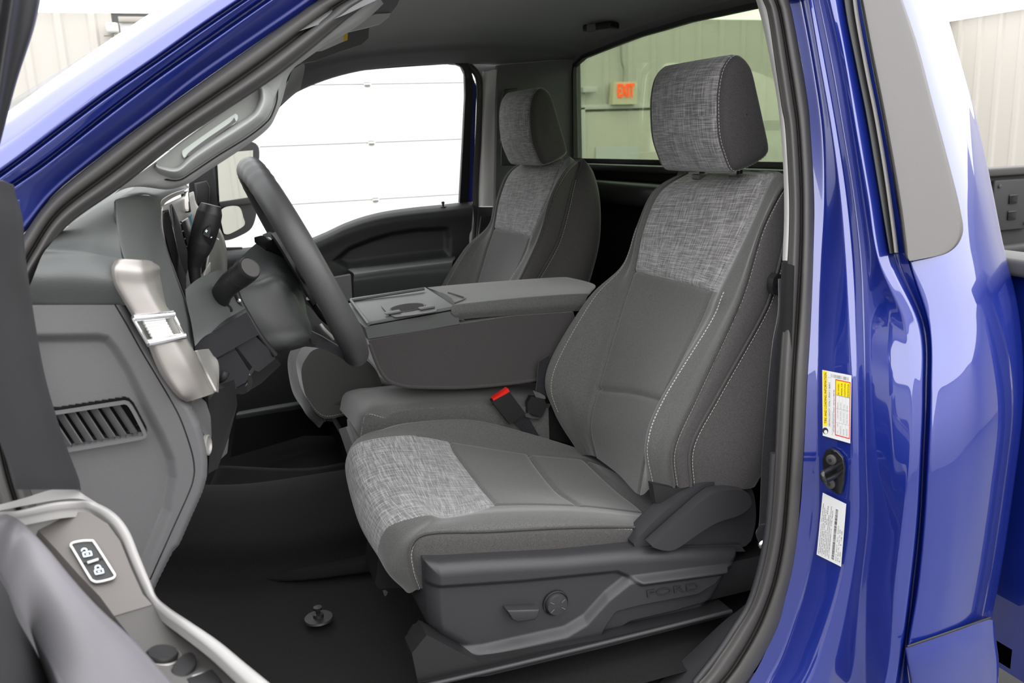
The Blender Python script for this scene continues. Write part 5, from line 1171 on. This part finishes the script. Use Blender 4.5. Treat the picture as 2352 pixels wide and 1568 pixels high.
plate('kick_panel_dark', T((478, 920, -.72), (500, 895, -.70), (540, 880, -.67), (545, 930, -.67), (530, 960, -.67), (527, 1000, -.68), (500, 1075, -.70), (478, 1088, -.73), (484, 1000, -.735)), .03, rubber2, da, bevel=.006, direc=(0, 1, 0))
plate('kick_lower', T((500, 1060, -.69), (527, 995, -.665), (522, 1040, -.66), (505, 1056, -.68)), .01, midp, da, bevel=.002, direc=(0, 1, 0))
lathe('kick_knob', [(.014, 0), (.014, .004), (.012, .005), (.011, .002), (.001, .002)], PY(472, 1022, -.775), (.95, -.3, 0), silver, da)

# silver grab trim with side air vent on the dash corner
hd = empty('silver_dash_trim', PY(350, 700, -.80), 'satin silver dash corner trim with chrome air vent in its middle', 'dash trim')
def strip4(name, cols4, mat, parent, n=50, nu=40): return gobj(name, fold(cols4, nu, n, 1.2), mat, parent)
U = [T((260, 606, -.77), (256, 618, -.78), (262, 655, -.78), (283, 692, -.78), (308, 732, -.78)),
     T((262, 600, -.805), (255, 617, -.812), (261, 653, -.812), (281, 688, -.812), (306, 730, -.812)),
     T((276, 594, -.812), (266, 617, -.822), (270, 650, -.822), (290, 688, -.822), (316, 729, -.822)),
     T((326, 597, -.800), (327, 622, -.812), (335, 655, -.812), (354, 690, -.812), (375, 727, -.812)),
     T((340, 597, -.785), (352, 618, -.79), (357, 645, -.79), (372, 685, -.79), (396, 721, -.79)),
     T((350, 600, -.74), (368, 615, -.74), (369, 633, -.74), (384, 705, -.76), (398, 720, -.77)),
     T((345, 600, -.70), (366, 612, -.69), (366, 640, -.69), (380, 700, -.72), (396, 718, -.73))]
strip4('upper_trim', U, satin, hd)
plate('upper_cap', [c[0] for c in U], .004, satin, hd, direc=(0, 0, -1))
Lw = [T((339, 789, -.78), (368, 857, -.78), (406, 909, -.78), (430, 924, -.78)),
      T((338, 788, -.812), (366, 855, -.812), (404, 907, -.812), (428, 923, -.80)),
      T((350, 786, -.822), (380, 852, -.822), (415, 903, -.820), (436, 921, -.805)),
      T((396, 778, -.812), (432, 842, -.812), (455, 880, -.805), (466, 912, -.80)),
      T((424, 771, -.79), (445, 806, -.79), (470, 862, -.78), (491, 903, -.78)),
      T((426, 772, -.77), (446, 806, -.77), (472, 860, -.75), (493, 900, -.75))]
strip4('lower_trim', Lw, satin, hd)
surf('rear_hook', [T((445, 806, -.775), (455, 830, -.77), (470, 860, -.76), (492, 902, -.77)), T((462, 804, -.72), (470, 822, -.72), (483, 848, -.72), (494, 880, -.73)), T((474, 804, -.69), (485, 820, -.69), (497, 838, -.70), (495, 902, -.72))], silver, hd, 20, 30, thick=.004)
fr_ = [PY(306, 731, -.826), PY(339, 788, -.826), PY(423, 771, -.80), PY(398, 722, -.80)]
bk_ = plate('vent_back', [p+A((0, .012, 0)) for p in fr_], .02, silver, hd, direc=(0, 1, 0))
for a, b, r in ((0, 3, .0048), (1, 2, .0048), (0, 1, .0022), (3, 2, .0026)):
    tube('chrome_bar', [fr_[a], (fr_[a]+fr_[b])/2+A((.0, -.002, 0)), fr_[b]], r, chrome, hd, n=20, m=12)
for k in range(7):
    f = (k+.8)/8; a = fr_[0]+(fr_[1]-fr_[0])*f; b = fr_[3]+(fr_[2]-fr_[3])*f
    tube('vent_louver', [a+(b-a)*.18, a+(b-a)*.72], .0022, whitep, bk_, n=6, m=8)
plate('vent_window', [fr_[0]+(fr_[3]-fr_[0])*.04, fr_[1]+(fr_[2]-fr_[1])*.04, fr_[2], fr_[3]], .001, clearg, bk_, direc=(0, -1, 0))

# ================================================================ steering wheel, column, stalks
wc = (PY(562, 366, -.42)+PY(822, 828, -.42))/2
up_w = PY(562, 366, -.42)-PY(822, 828, -.42); RW = np.linalg.norm(up_w)/2; up_w /= np.linalg.norm(up_w)
wn = np.cross(A((0, 1, 0)), up_w); wn /= np.linalg.norm(wn)
if wn[0] < 0: wn = -wn
sw = empty('steering_wheel', wc, 'black leather steering wheel seen edge-on before the dashboard', 'steering wheel')
yv = A((0, 1, 0)); rim = []; nR = 160; mr_ = 18
V, Fs = [], []
for i in range(nR):
    a = 2*pi*i/nR; rd = up_w*cos(a)+yv*sin(a)
    rr = .0212+.0022*math.exp(-((abs(((a+pi) % (2*pi))-pi)-2.2)/.25)**2)+.0006*(sin(a*46) if abs(((a+pi) % (2*pi))-pi) < .62 else 0)
    for q in range(mr_):
        b = 2*pi*q/mr_; V.append(wc+rd*(RW-.019)+(rd*cos(b)*rr*1.0+wn*sin(b)*rr*1.02))
for i in range(nR):
    for q in range(mr_): Fs.append((i*mr_+q, ((i+1) % nR)*mr_+q, ((i+1) % nR)*mr_+(q+1) % mr_, i*mr_+(q+1) % mr_))
mesh_obj('rim', V, Fs, leather, sw)
hub = wc-wn*.022
hp_ = [hub+up_w*a+yv*b for a, b in ((.062, -.05), (.070, 0), (.062, .05), (.03, .075), (-.03, .07), (-.06, .04), (-.068, 0), (-.06, -.04), (-.03, -.07), (.03, -.075))]
plate('hub', crlen(hp_, 50, closed=True), .035, darkp, sw, bevel=.012, direc=wn)
for s in (-1, 1):
    sweep('spoke', [hub+yv*s*.06+wn*.01, hub+yv*s*.11+wn*.012, wc+yv*s*(RW-.02)], circ(.020, 14, .010), black, sw, n=16, up=up_w)
sweep('lower_spoke', [hub-up_w*.055+wn*.005, hub-up_w*.11+wn*.01, wc-up_w*(RW-.02)], circ(.022, 14, .009), black, sw, n=20, up=yv)
tube('spoke_trim', [wc+yv*-.045-up_w*.07, wc+yv*-.05-up_w*.11, wc+yv*-.04-up_w*(RW-.03)], .003, silver, sw, n=16, m=8)
plate('lower_spoke', crlen(T((631, 808, -.47), (665, 798, -.47), (705, 796, -.47), (745, 803, -.46), (780, 820, -.45), (815, 842, -.44), (806, 800, -.44), (775, 765, -.45), (740, 738, -.46), (706, 700, -.47), (680, 705, -.48), (645, 765, -.48)), 60, closed=True), .012, darkp, sw, bevel=.003, direc=(0, 1, 0))
tube('spoke_trim', T((735, 744, -.475), (745, 757, -.475), (766, 778, -.465)), .0035, silver, sw, n=10, m=8)
tube('spoke_seam', T((705, 735, -.485), (712, 757, -.485), (740, 772, -.48), (778, 795, -.465)), .001, midp, sw, n=20, m=6)
# column shroud
co = empty('steering_column', wc-wn*.1, 'dark steering column shroud between the wheel and the dashboard', 'steering column')
s0 = T((541, 657, -.52), (546, 680, -.54), (590, 765, -.55), (631, 815, -.55)); 
SHR = [T((590, 560, -.36), (625, 566, -.36), (662, 588, -.36), (700, 640, -.36)),
       T((586, 561, -.42), (618, 580, -.42), (650, 606, -.42), (690, 650, -.42)),
       T((556, 588, -.47), (590, 610, -.475), (640, 618, -.47), (690, 660, -.47)),
       T((535, 612, -.50), (570, 645, -.505), (640, 632, -.50), (700, 690, -.50)),
       T((541, 660, -.53), (590, 655, -.53), (650, 645, -.53), (705, 720, -.52)),
       T((560, 705, -.545), (605, 705, -.545), (665, 700, -.54), (715, 750, -.53)),
       T((595, 765, -.55), (640, 760, -.55), (700, 755, -.54), (715, 780, -.53)),
       T((630, 806, -.54), (670, 796, -.54), (710, 780, -.53), (718, 790, -.52)),
       T((640, 812, -.45), (680, 802, -.45), (720, 790, -.45), (730, 792, -.45))]
surf('shroud', SHR, colp, co, 70, 40)
for k, (x, y) in enumerate(((549, 690), (562, 716), (575, 740), (588, 764))): lathe('shroud_clip', [(.0028, 0), (.0028, .002), (.001, .003)], PY(x, y, -.565), (0, -1, 0), chrome, co, seg=12)
tube('shroud_gap', T((541, 662, -.545), (550, 690, -.56), (575, 735, -.568), (600, 775, -.568), (632, 815, -.56)), .005, rubber2, co, n=40, m=8)
cl_ = plate('column_cap', T((585, 556, -.41), (600, 552, -.38), (620, 556, -.36), (660, 580, -.36), (664, 604, -.38), (640, 600, -.40), (612, 582, -.42)), .010, gloss, co, bevel=.003, direc=(0, 0, 1))
plate('dial_hood', T((604, 551, -.36), (618, 546, -.33), (650, 552, -.33), (668, 575, -.34), (650, 577, -.36), (625, 568, -.37)), .012, darkg, co, bevel=.004, direc=(0, 0, 1))
# turn signal stalk
ts = empty('turn_signal_stalk', PY(510, 700, -.57), 'black turn signal stalk with round flat end cap', 'stalk')
sa = [PY(514, 722, -.56), PY(508, 702, -.575), PY(508, 678, -.60), PY(528, 652, -.625), PY(560, 628, -.645), PY(572, 617, -.655)]
tube('stalk_arm', sa, .0155, rubber2, ts, n=60, m=20, scale=[.62, .68, .95, 1.0, 1.08, 1.12, 1.12])
dirS = sa[-1]-sa[-3]; dirS /= np.linalg.norm(dirS)
lathe('stalk_end', [(.0170, -.002), (.0172, .002), (.0165, .004), (.0158, .0035), (.0155, .0028)], sa[-1], dirS, rubber2, ts)
lathe('end_cap', [(.0152, 0), (.0152, .0035), (.0146, .0042), (.001, .0042)], sa[-1], dirS, rubber, ts)
lathe('stalk_ring', [(.0176, 0), (.0178, .001), (.0176, .002)], sa[-1]-dirS*.026, dirS, black, ts)
plate('stalk_boot_plate', crlen(T((486, 700, -.60), (494, 695, -.60), (535, 722, -.585), (545, 710, -.58), (560, 730, -.58), (514, 742, -.59), (500, 735, -.6)), 30, closed=True), .006, darkp, ts, bevel=.001, direc=(0, 1, 0))
lathe('stalk_boot', [(.016, 0), (.014, .006), (.010, .010)], PY(511, 718, -.59), (.1, -1, .4), black, ts)
# gear lever
ge = empty('gear_lever', PY(450, 625, -.30), 'black column gear lever with plus and minus buttons', 'gear lever')
ga = [PY(450, 650, -.53), PY(447, 628, -.53), PY(447, 608, -.53), PY(454, 582, -.53), PY(464, 552, -.53), PY(472, 524, -.53), PY(479, 498, -.53), PY(485, 470, -.53)]
tube('lever_arm', ga, .0185, black, ge, n=90, m=22, scale=[.45, .47, .52, .68, .88, 1.0, 1.04, 1.05, 1.05, 1.02, .8])
def onl(px, py, d=0): return PY(px, py, -.540-d)
bp2 = plate('button_plate', [onl(461, 535, .012), onl(466, 523, .012), onl(482, 515, .012), onl(487, 521, .012), onl(493, 540, .008), onl(484, 562, .008), onl(470, 549, .012)], .004, gloss, ge, bevel=.001, direc=(0, 1, 0))
plate('shift_button', [onl(466, 538, .0145), onl(470, 527, .0145), onl(481, 520, .0145), onl(485, 526, .0145), onl(480, 546, .0145)], .003, rubber2, bp2, bevel=.001, direc=(0, 1, 0))
tube('plus_mark', [onl(471, 531, .016), onl(477, 530, .016)], .0006, icon, bp2, n=3, m=6); tube('plus_mark', [onl(474, 527, .016), onl(474, 534, .016)], .0006, icon, bp2, n=3, m=6); tube('minus_mark', [onl(484, 546, .015), onl(487, 544, .015)], .0006, icon, bp2, n=3, m=6)
tube('lever_joint', [PY(441, 552, -.51), PY(452, 553, -.52), PY(466, 561, -.52), PY(474, 571, -.51)], .0008, gloss, ge, n=20, m=6)

# ================================================================ windshield pillar trim with grab handle
pl_ = empty('pillar_trim_panel', PY(560, 260, -.80), 'light grey windshield pillar trim holding a molded grab handle', 'pillar trim')
ui = [(250, 455), (286, 425), (350, 376), (429, 314), (520, 250), (600, 200), (660, 155), (735, 92), (800, 43), (858, 0), (900, -30)]
lo_ = [(296, 424), (345, 431), (388, 435), (432, 422), (470, 397), (550, 345), (612, 298), (634, 262), (648, 225), (658, 182), (672, 158)]
lo2 = [(690, 144), (745, 106), (812, 66), (853, 34), (880, 8)]
lo_full = lo_+lo2
uf = crlen(A(ui), 16); lf2 = crlen(A(lo_full), 16)
# pair the two edges by travelling along both
up_e = A([(262, 446), (290, 420), (325, 395), (375, 358), (420, 322), (500, 265), (560, 226), (600, 200), (622, 184), (645, 167), (662, 154), (680, 139), (728, 97), (790, 50), (838, 14), (870, -10)])
lo_e = A(lo_full)
PC = [[S2(x, y, -.845) for x, y in up_e]]
for f, dy in ((.12, .006), (.3, .012), (.6, .02), (.85, .032), (.96, .045), (1.0, .06)):
    PC.append([S2(a[0]+(b[0]-a[0])*f, a[1]+(b[1]-a[1])*f, -.845+dy, .25) for a, b in zip(up_e, lo_e)])
PC.append([A(p)+A((-.01, .05, .0)) for p in PC[-1]])
surf('trim_shell', PC, lightp, pl_, 50, 120)
def hd3(px, py, d): return S2(px, py, -.842+d, .25)
groove_l = [(586, 188), (600, 180), (618, 174), (629, 173), (637, 180), (639, 195), (636, 229), (628, 255), (614, 279), (571, 314), (500, 358), (443, 396), (411, 414), (375, 411), (343, 401), (329, 393)]
tube('handle_seam', [hd3(x, y, .0175) for x, y in groove_l], .0012, gloss, pl_, n=90, m=6)
# handle: recess tub then the bar standing in front of it
inner = A([(361, 372), (364, 376), (404, 383), (440, 352), (490, 317), (536, 287), (566, 268), (582, 254), (593, 229), (592, 210), (589, 204)]); 
outer = A([(352, 392), (372, 404), (412, 408), (448, 386), (500, 352), (552, 320), (598, 287), (616, 268), (628, 240), (626, 205), (612, 186)])
upper_in = A([(362, 369), (380, 356), (410, 334), (446, 308), (480, 284), (510, 262), (535, 244), (555, 230), (570, 219), (580, 211), (588, 205)])
BAR = []
for f, d in ((0, .05), (.02, .012), (.12, -.004), (.35, -.010), (.6, -.004), (.85, .008), (1.0, .018), (1.02, .03)):
    BAR.append([hd3(a[0]+(b[0]-a[0])*f, a[1]+(b[1]-a[1])*f, d) for a, b in zip(inner, outer)])
hb = surf('grab_handle', BAR, lightp, pl_, 50, 110)
pg_ = plastic('lit_recess_trim', (0.62, 0.67, 0.635), rough=0.55, grain=0.2)  # pale green lightened in colour for the light falling into the handle recess
REC = [[hd3(*q, -.002) for q in upper_in], [hd3(*(q+(r-q)*.15), .012) for q, r in zip(upper_in, inner)], [hd3(*(q+(r-q)*.6), .016) for q, r in zip(upper_in, inner)], [hd3(*(q+(r-q)*.95), .030) for q, r in zip(upper_in, inner)], [hd3(*(r+(0, 6)), .032) for q, r in zip(upper_in, inner)]]
surf('handle_recess', REC, pg_, pl_, 30, 60)
scp = A([(418, 352), (425, 340), (480, 302), (530, 265), (540, 260), (547, 268), (540, 283), (520, 296), (432, 357), (422, 360)])
plate('screw_cover', crlen([hd3(x, y, .006) for x, y in scp], 50, closed=True), .006, pg_, pl_, bevel=.002, direc=(0, 1, 0))
plate('cover_slot', crlen([hd3(x, y, .0045) for x, y in [(432, 352), (470, 322), (528, 282), (538, 270), (541, 276), (536, 284), (440, 354)]], 40, closed=True), .003, midp, pl_, direc=(0, 1, 0))
# far pillar edge of the windshield header
surf('header_trim', [T((672, 158, -.2), (700, 150, .4), (690, 205, .74)), T((660, 190, -.2), (650, 205, .5), (646, 240, .76)), T((640, 240, .2), (600, 280, .6), (560, 310, .80)), T((600, 290, .4), (520, 330, .7), (470, 380, .84))], headl, body, 20, 20)
wa_, wb_ = S2(-300, 430, -.80), S2(500, -60, -.80)
ws = plate('windshield', [wa_, A((wa_[0], -wa_[1], wa_[2])), A((wb_[0], -wb_[1], wb_[2])), wb_], .004, clearg, None, direc=(.3, 0, -1)); tag(ws, 'clear raked windshield glass above the dashboard', 'windshield')

# ================================================================ open driver door, close to the camera
dd_ = empty('driver_door', (-.15, -.98, 1.2), 'open driver door with pale edged armrest and switches, lower left', 'car door')
# window frame bar
fb = [T((-40, -60, -1.05), (-70, 120, -1.05), (-100, 300, -1.05), (-110, 480, -1.05)), T((10, -60, -1.02), (-20, 120, -1.02), (-50, 300, -1.02), (-70, 480, -1.02)), T((40, -60, -1.03), (15, 100, -1.03), (-12, 280, -1.03), (-40, 480, -1.03)), T((62, -60, -1.0), (42, 70, -1.0), (10, 220, -1.0), (-30, 440, -1.0)), T((98, -60, -.985), (75, 60, -.985), (35, 190, -.985), (-5, 340, -.985)), T((102, -50, -.94), (80, 60, -.94), (38, 190, -.94), (-2, 340, -.94))]
surf('window_frame', fb, darkp, dd_, 50, 40)
# sill sail: dark upper trim sweeping down to the armrest
sr = [(36, 446), (52, 500), (58, 580), (70, 670), (84, 760), (103, 860), (128, 950), (155, 1030), (180, 1095), (186, 1124)]
SL = [[PY(x-150, y-(8 if i == 0 else 0), -1.22) for i, (x, y) in enumerate(sr)], [PY(x-90, y-(10 if i == 0 else 0), -1.16) for i, (x, y) in enumerate(sr)], [PY(x-(22 if i < 3 else 34), y-(7 if i == 0 else 0), -1.06) for i, (x, y) in enumerate(sr)], [PY(x-5, y, -1.015) for x, y in sr], [PY(x, y+1, -.995) for x, y in sr], [PY(x-3, y+3, -.95) for x, y in sr]]
surf('upper_door_trim', SL, darkp, dd_, 60, 80)
plate('sill_top', [c[0] for c in SL], .01, darkp, dd_, bevel=.002, direc=(0, 0, 1))
# armrest pale rim
r1_ = A([(-60, 1190), (0, 1183), (45, 1180), (120, 1163), (175, 1158), (215, 1160), (262, 1185), (295, 1225), (320, 1285), (345, 1345), (360, 1378), (390, 1405), (430, 1432), (500, 1480), (560, 1530), (620, 1580), (700, 1650)])
r2_ = A([(-60, 1205), (0, 1196), (48, 1192), (122, 1178), (170, 1173), (205, 1174), (248, 1200), (278, 1240), (302, 1300), (330, 1362), (348, 1390), (378, 1418), (415, 1445), (478, 1493), (535, 1545), (592, 1600), (670, 1680)])
ky = np.interp(np.arange(17), [0, 5, 10, 16], [-1.13, -1.05, -1.12, -1.36])
rim_c = []
for f, dy, dz in ((-.35, .03, -.05), (-.1, .004, -.002), (.0, .0, .002), (.35, -.002, .004), (.8, -.002, .003), (1.0, 0, 0), (1.05, 0, -.006)):
    rim_c.append([PY(a[0]+(b[0]-a[0])*f, a[1]+(b[1]-a[1])*f, y-.0)+A((0, dy, dz)) for a, b, y in zip(r1_, r2_, ky)])
surf('armrest_rim', rim_c, paletrim, dd_, 40, 160)
surf('rim_upper_band', [T((-60, 1180, -1.10), (0, 1172, -1.08), (60, 1160, -1.05), (130, 1148, -1.03), (180, 1145, -1.02), (225, 1156, -1.02)), T((-60, 1168, -1.08), (0, 1158, -1.06), (60, 1142, -1.03), (120, 1124, -1.0), (170, 1124, -.99), (200, 1140, -1.0))], paletrim, dd_, 12, 40)  # second band of the same pale trim, above the armrest rim
surf('outer_skirt', [[A(p)+A((0, .0, -.0)) for p in rim_c[0]], [A(p)+A((-.03, .03, -.12)) for p in rim_c[0]], [A(p)+A((-.08, .03, -.35)) for p in rim_c[0]]], darkp, dd_, 16, 80)
# taupe switch plate
tpx = A([(58, 1196), (122, 1180), (170, 1175), (205, 1176), (247, 1202), (276, 1242), (300, 1302), (328, 1364), (350, 1388), (262, 1414), (230, 1370), (180, 1318), (130, 1262), (85, 1214)])
def KY(px, py): return float(np.interp(py, [1160, 1390, 1568, 1700], [-1.055, -1.125, -1.25, -1.38]))
plate('switch_plate', [PY(x, y, KY(x, y)-.002) for x, y in tpx], .01, taupe, dd_, bevel=.001, direc=(-.3, .1, -1))
lp2 = A([(262, 1414), (352, 1386), (380, 1420), (415, 1447), (478, 1495), (535, 1547), (592, 1602), (520, 1700), (400, 1620), (330, 1500)])
plate('window_switch_plate', [PY(x, y, KY(x, y)-.0) for x, y in lp2], .01, applq, dd_, bevel=.001, direc=(-.3, .1, -1))
def KP(px, py, d=0): return PY(px, py, KY(px, py)-.004-d)
lk = A([(160, 1254), (166, 1246), (190, 1241), (210, 1241), (219, 1247), (262, 1314), (266, 1322), (258, 1331), (225, 1339), (212, 1336), (203, 1326), (165, 1262)])
lkp = [KP(x, y) for x, y in crlen(lk, 60, closed=True)]
ls_ = plate('lock_switch', lkp, .0015, black, dd_, direc=(.2, -.5, .8))
ring('lock_switch_ring', [KP(x, y, .002) for x, y in crlen(lk, 60, closed=True)], -.0016, .0015, whitep, ls_, direc=(.2, -.5, .8))
tube('switch_divider', [KP(201, 1292, .004), KP(226, 1284, .004)], .0013, whitep, ls_, n=6, m=8); tube('switch_gap', [KP(190, 1293, .003), KP(236, 1281, .003)], .0006, gloss, ls_, n=4, m=6)
ixd = KP(240, 1262, .004)-KP(210, 1268, .004); ixd /= np.linalg.norm(ixd); iyd = KP(200, 1256, .004)-KP(206, 1276, .004); iyd /= np.linalg.norm(iyd)
def padlock(c, open_, nm):
    w_ = .0042; b = [c-ixd*w_*.8-iyd*w_*.7, c+ixd*w_*.8-iyd*w_*.7, c+ixd*w_*.8+iyd*w_*.3, c-ixd*w_*.8+iyd*w_*.3]
    tube(nm, b+[b[0]], .0006, icon, ls_, n=40, m=6, smoothpath=False) if False else tube(nm, lin(b+[b[0]], 30), .0006, icon, ls_, n=30, m=6, smoothpath=False)
    s = -.4*w_ if open_ else 0
    tube(nm, [c+ixd*(s+w_*.5)+iyd*w_*.3, c+ixd*(s+w_*.45)+iyd*w_*1.0, c+ixd*s+iyd*w_*1.25, c+ixd*(s-w_*.45)+iyd*w_*1.0, c+ixd*(s-w_*.5)+iyd*w_*(.3 if not open_ else .7)], .0006, icon, ls_, n=16, m=6)
    tube(nm, [c-ixd*w_*.3-iyd*w_*.2, c+ixd*w_*.3-iyd*w_*.2], .0005, icon, ls_, n=3, m=6)
padlock(KP(200, 1270, .004), True, 'unlock_symbol'); padlock(KP(227, 1310, .004), False, 'lock_symbol')
# mirror adjuster and fold button
mc = KP(372, 1508, .002); ma = (KP(420, 1500)-KP(330, 1510)); mrx = np.linalg.norm(KP(414, 1503)-mc); mx_ = ma/np.linalg.norm(ma); my_ = KP(372, 1480)-KP(372, 1530); my_ /= np.linalg.norm(my_); mn_ = np.cross(mx_, my_); mn_ /= np.linalg.norm(mn_)
if mn_[2] < 0: mn_ = -mn_
mdial = lathe('mirror_adjuster', [(mrx*.82, -.003), (mrx*.82, .003), (mrx*.74, .005), (.001, .0045)], mc, mn_, rubber2, dd_)
lathe('adjuster_ring', [(mrx, -.001), (mrx, .002), (mrx*.93, .003), (mrx*.88, .0)], mc-mn_*.001, mn_, silver, dd_)
for (x, y) in ((359, 1503), (382, 1502), (370, 1514)): lathe('arrow_mark', [(.0022, 0), (.001, .0006)], PY(x, y, KY(x, y)-.010), mn_, icon, mdial, seg=3)
fbt = plate('mirror_fold_button', crlen([KP(x, y, .002) for x, y in ((392, 1548), (410, 1520), (432, 1508), (446, 1514), (450, 1532), (440, 1550), (420, 1566), (402, 1566))], 40, closed=True), .005, rubber2, dd_, bevel=.0015, direc=mn_)
tube('fold_symbol', [KP(424, 1534, .008), KP(428, 1522, .008), KP(438, 1520, .008), KP(438, 1530, .008), KP(430, 1536, .008)], .0007, icon, fbt, n=16, m=6)
tube('window_switch_trim', [KP(430, 1562, .004), KP(455, 1553, .004), KP(482, 1545, .004)], .0022, whitep, dd_, n=10, m=8)
plate('window_switch', [KP(x, y, .001) for x, y in ((425, 1572), (486, 1548), (510, 1580), (450, 1610))], .006, rubber2, dd_, bevel=.002, direc=mn_)
# big padded pull handle nearest the camera
pa = A([(-60, 1205), (0, 1187), (28, 1189), (60, 1210), (110, 1262), (170, 1335), (235, 1405), (300, 1465), (360, 1530), (410, 1590), (470, 1680)])
pb_ = A([(-90, 1300), (-60, 1260), (-10, 1300), (20, 1360), (45, 1410), (70, 1455), (95, 1500), (115, 1540), (130, 1580), (145, 1640), (160, 1720)])
py_ = np.interp(np.arange(11), [0, 3, 10], [-1.14, -1.13, -1.36])
PD = []
for f, dy, dz in ((-.02, .03, -.04), (.0, .004, -.002), (.06, -.008, .006), (.3, -.018, .012), (.6, -.018, .012), (.88, -.01, .006), (1.0, .002, -.004), (1.03, .02, -.05)):
    PD.append([PY(a[0]+(b[0]-a[0])*f, a[1]+(b[1]-a[1])*f, y)+A((0, dy, dz)) for a, b, y in zip(pa, pb_, py_)])
surf('padded_pull', PD, doorp, dd_, 60, 90)
lowb = [[PY(x, y, Y) for (x, y), Y in zip([(-90, 1300), (-40, 1290), (10, 1345), (40, 1420), (85, 1500), (120, 1580), (150, 1680)], [-1.2]*7)], [PY(x-60, y+30, -1.3) for (x, y) in [(-90, 1300), (-40, 1290), (10, 1345), (40, 1420), (85, 1500), (120, 1580), (150, 1680)]], [PY(x-200, y+60, -1.4) for (x, y) in [(-90, 1300), (-40, 1290), (10, 1345), (40, 1420), (85, 1500), (120, 1580), (150, 1680)]]]
surf('door_panel_lower', lowb, darkp, dd_, 24, 40)
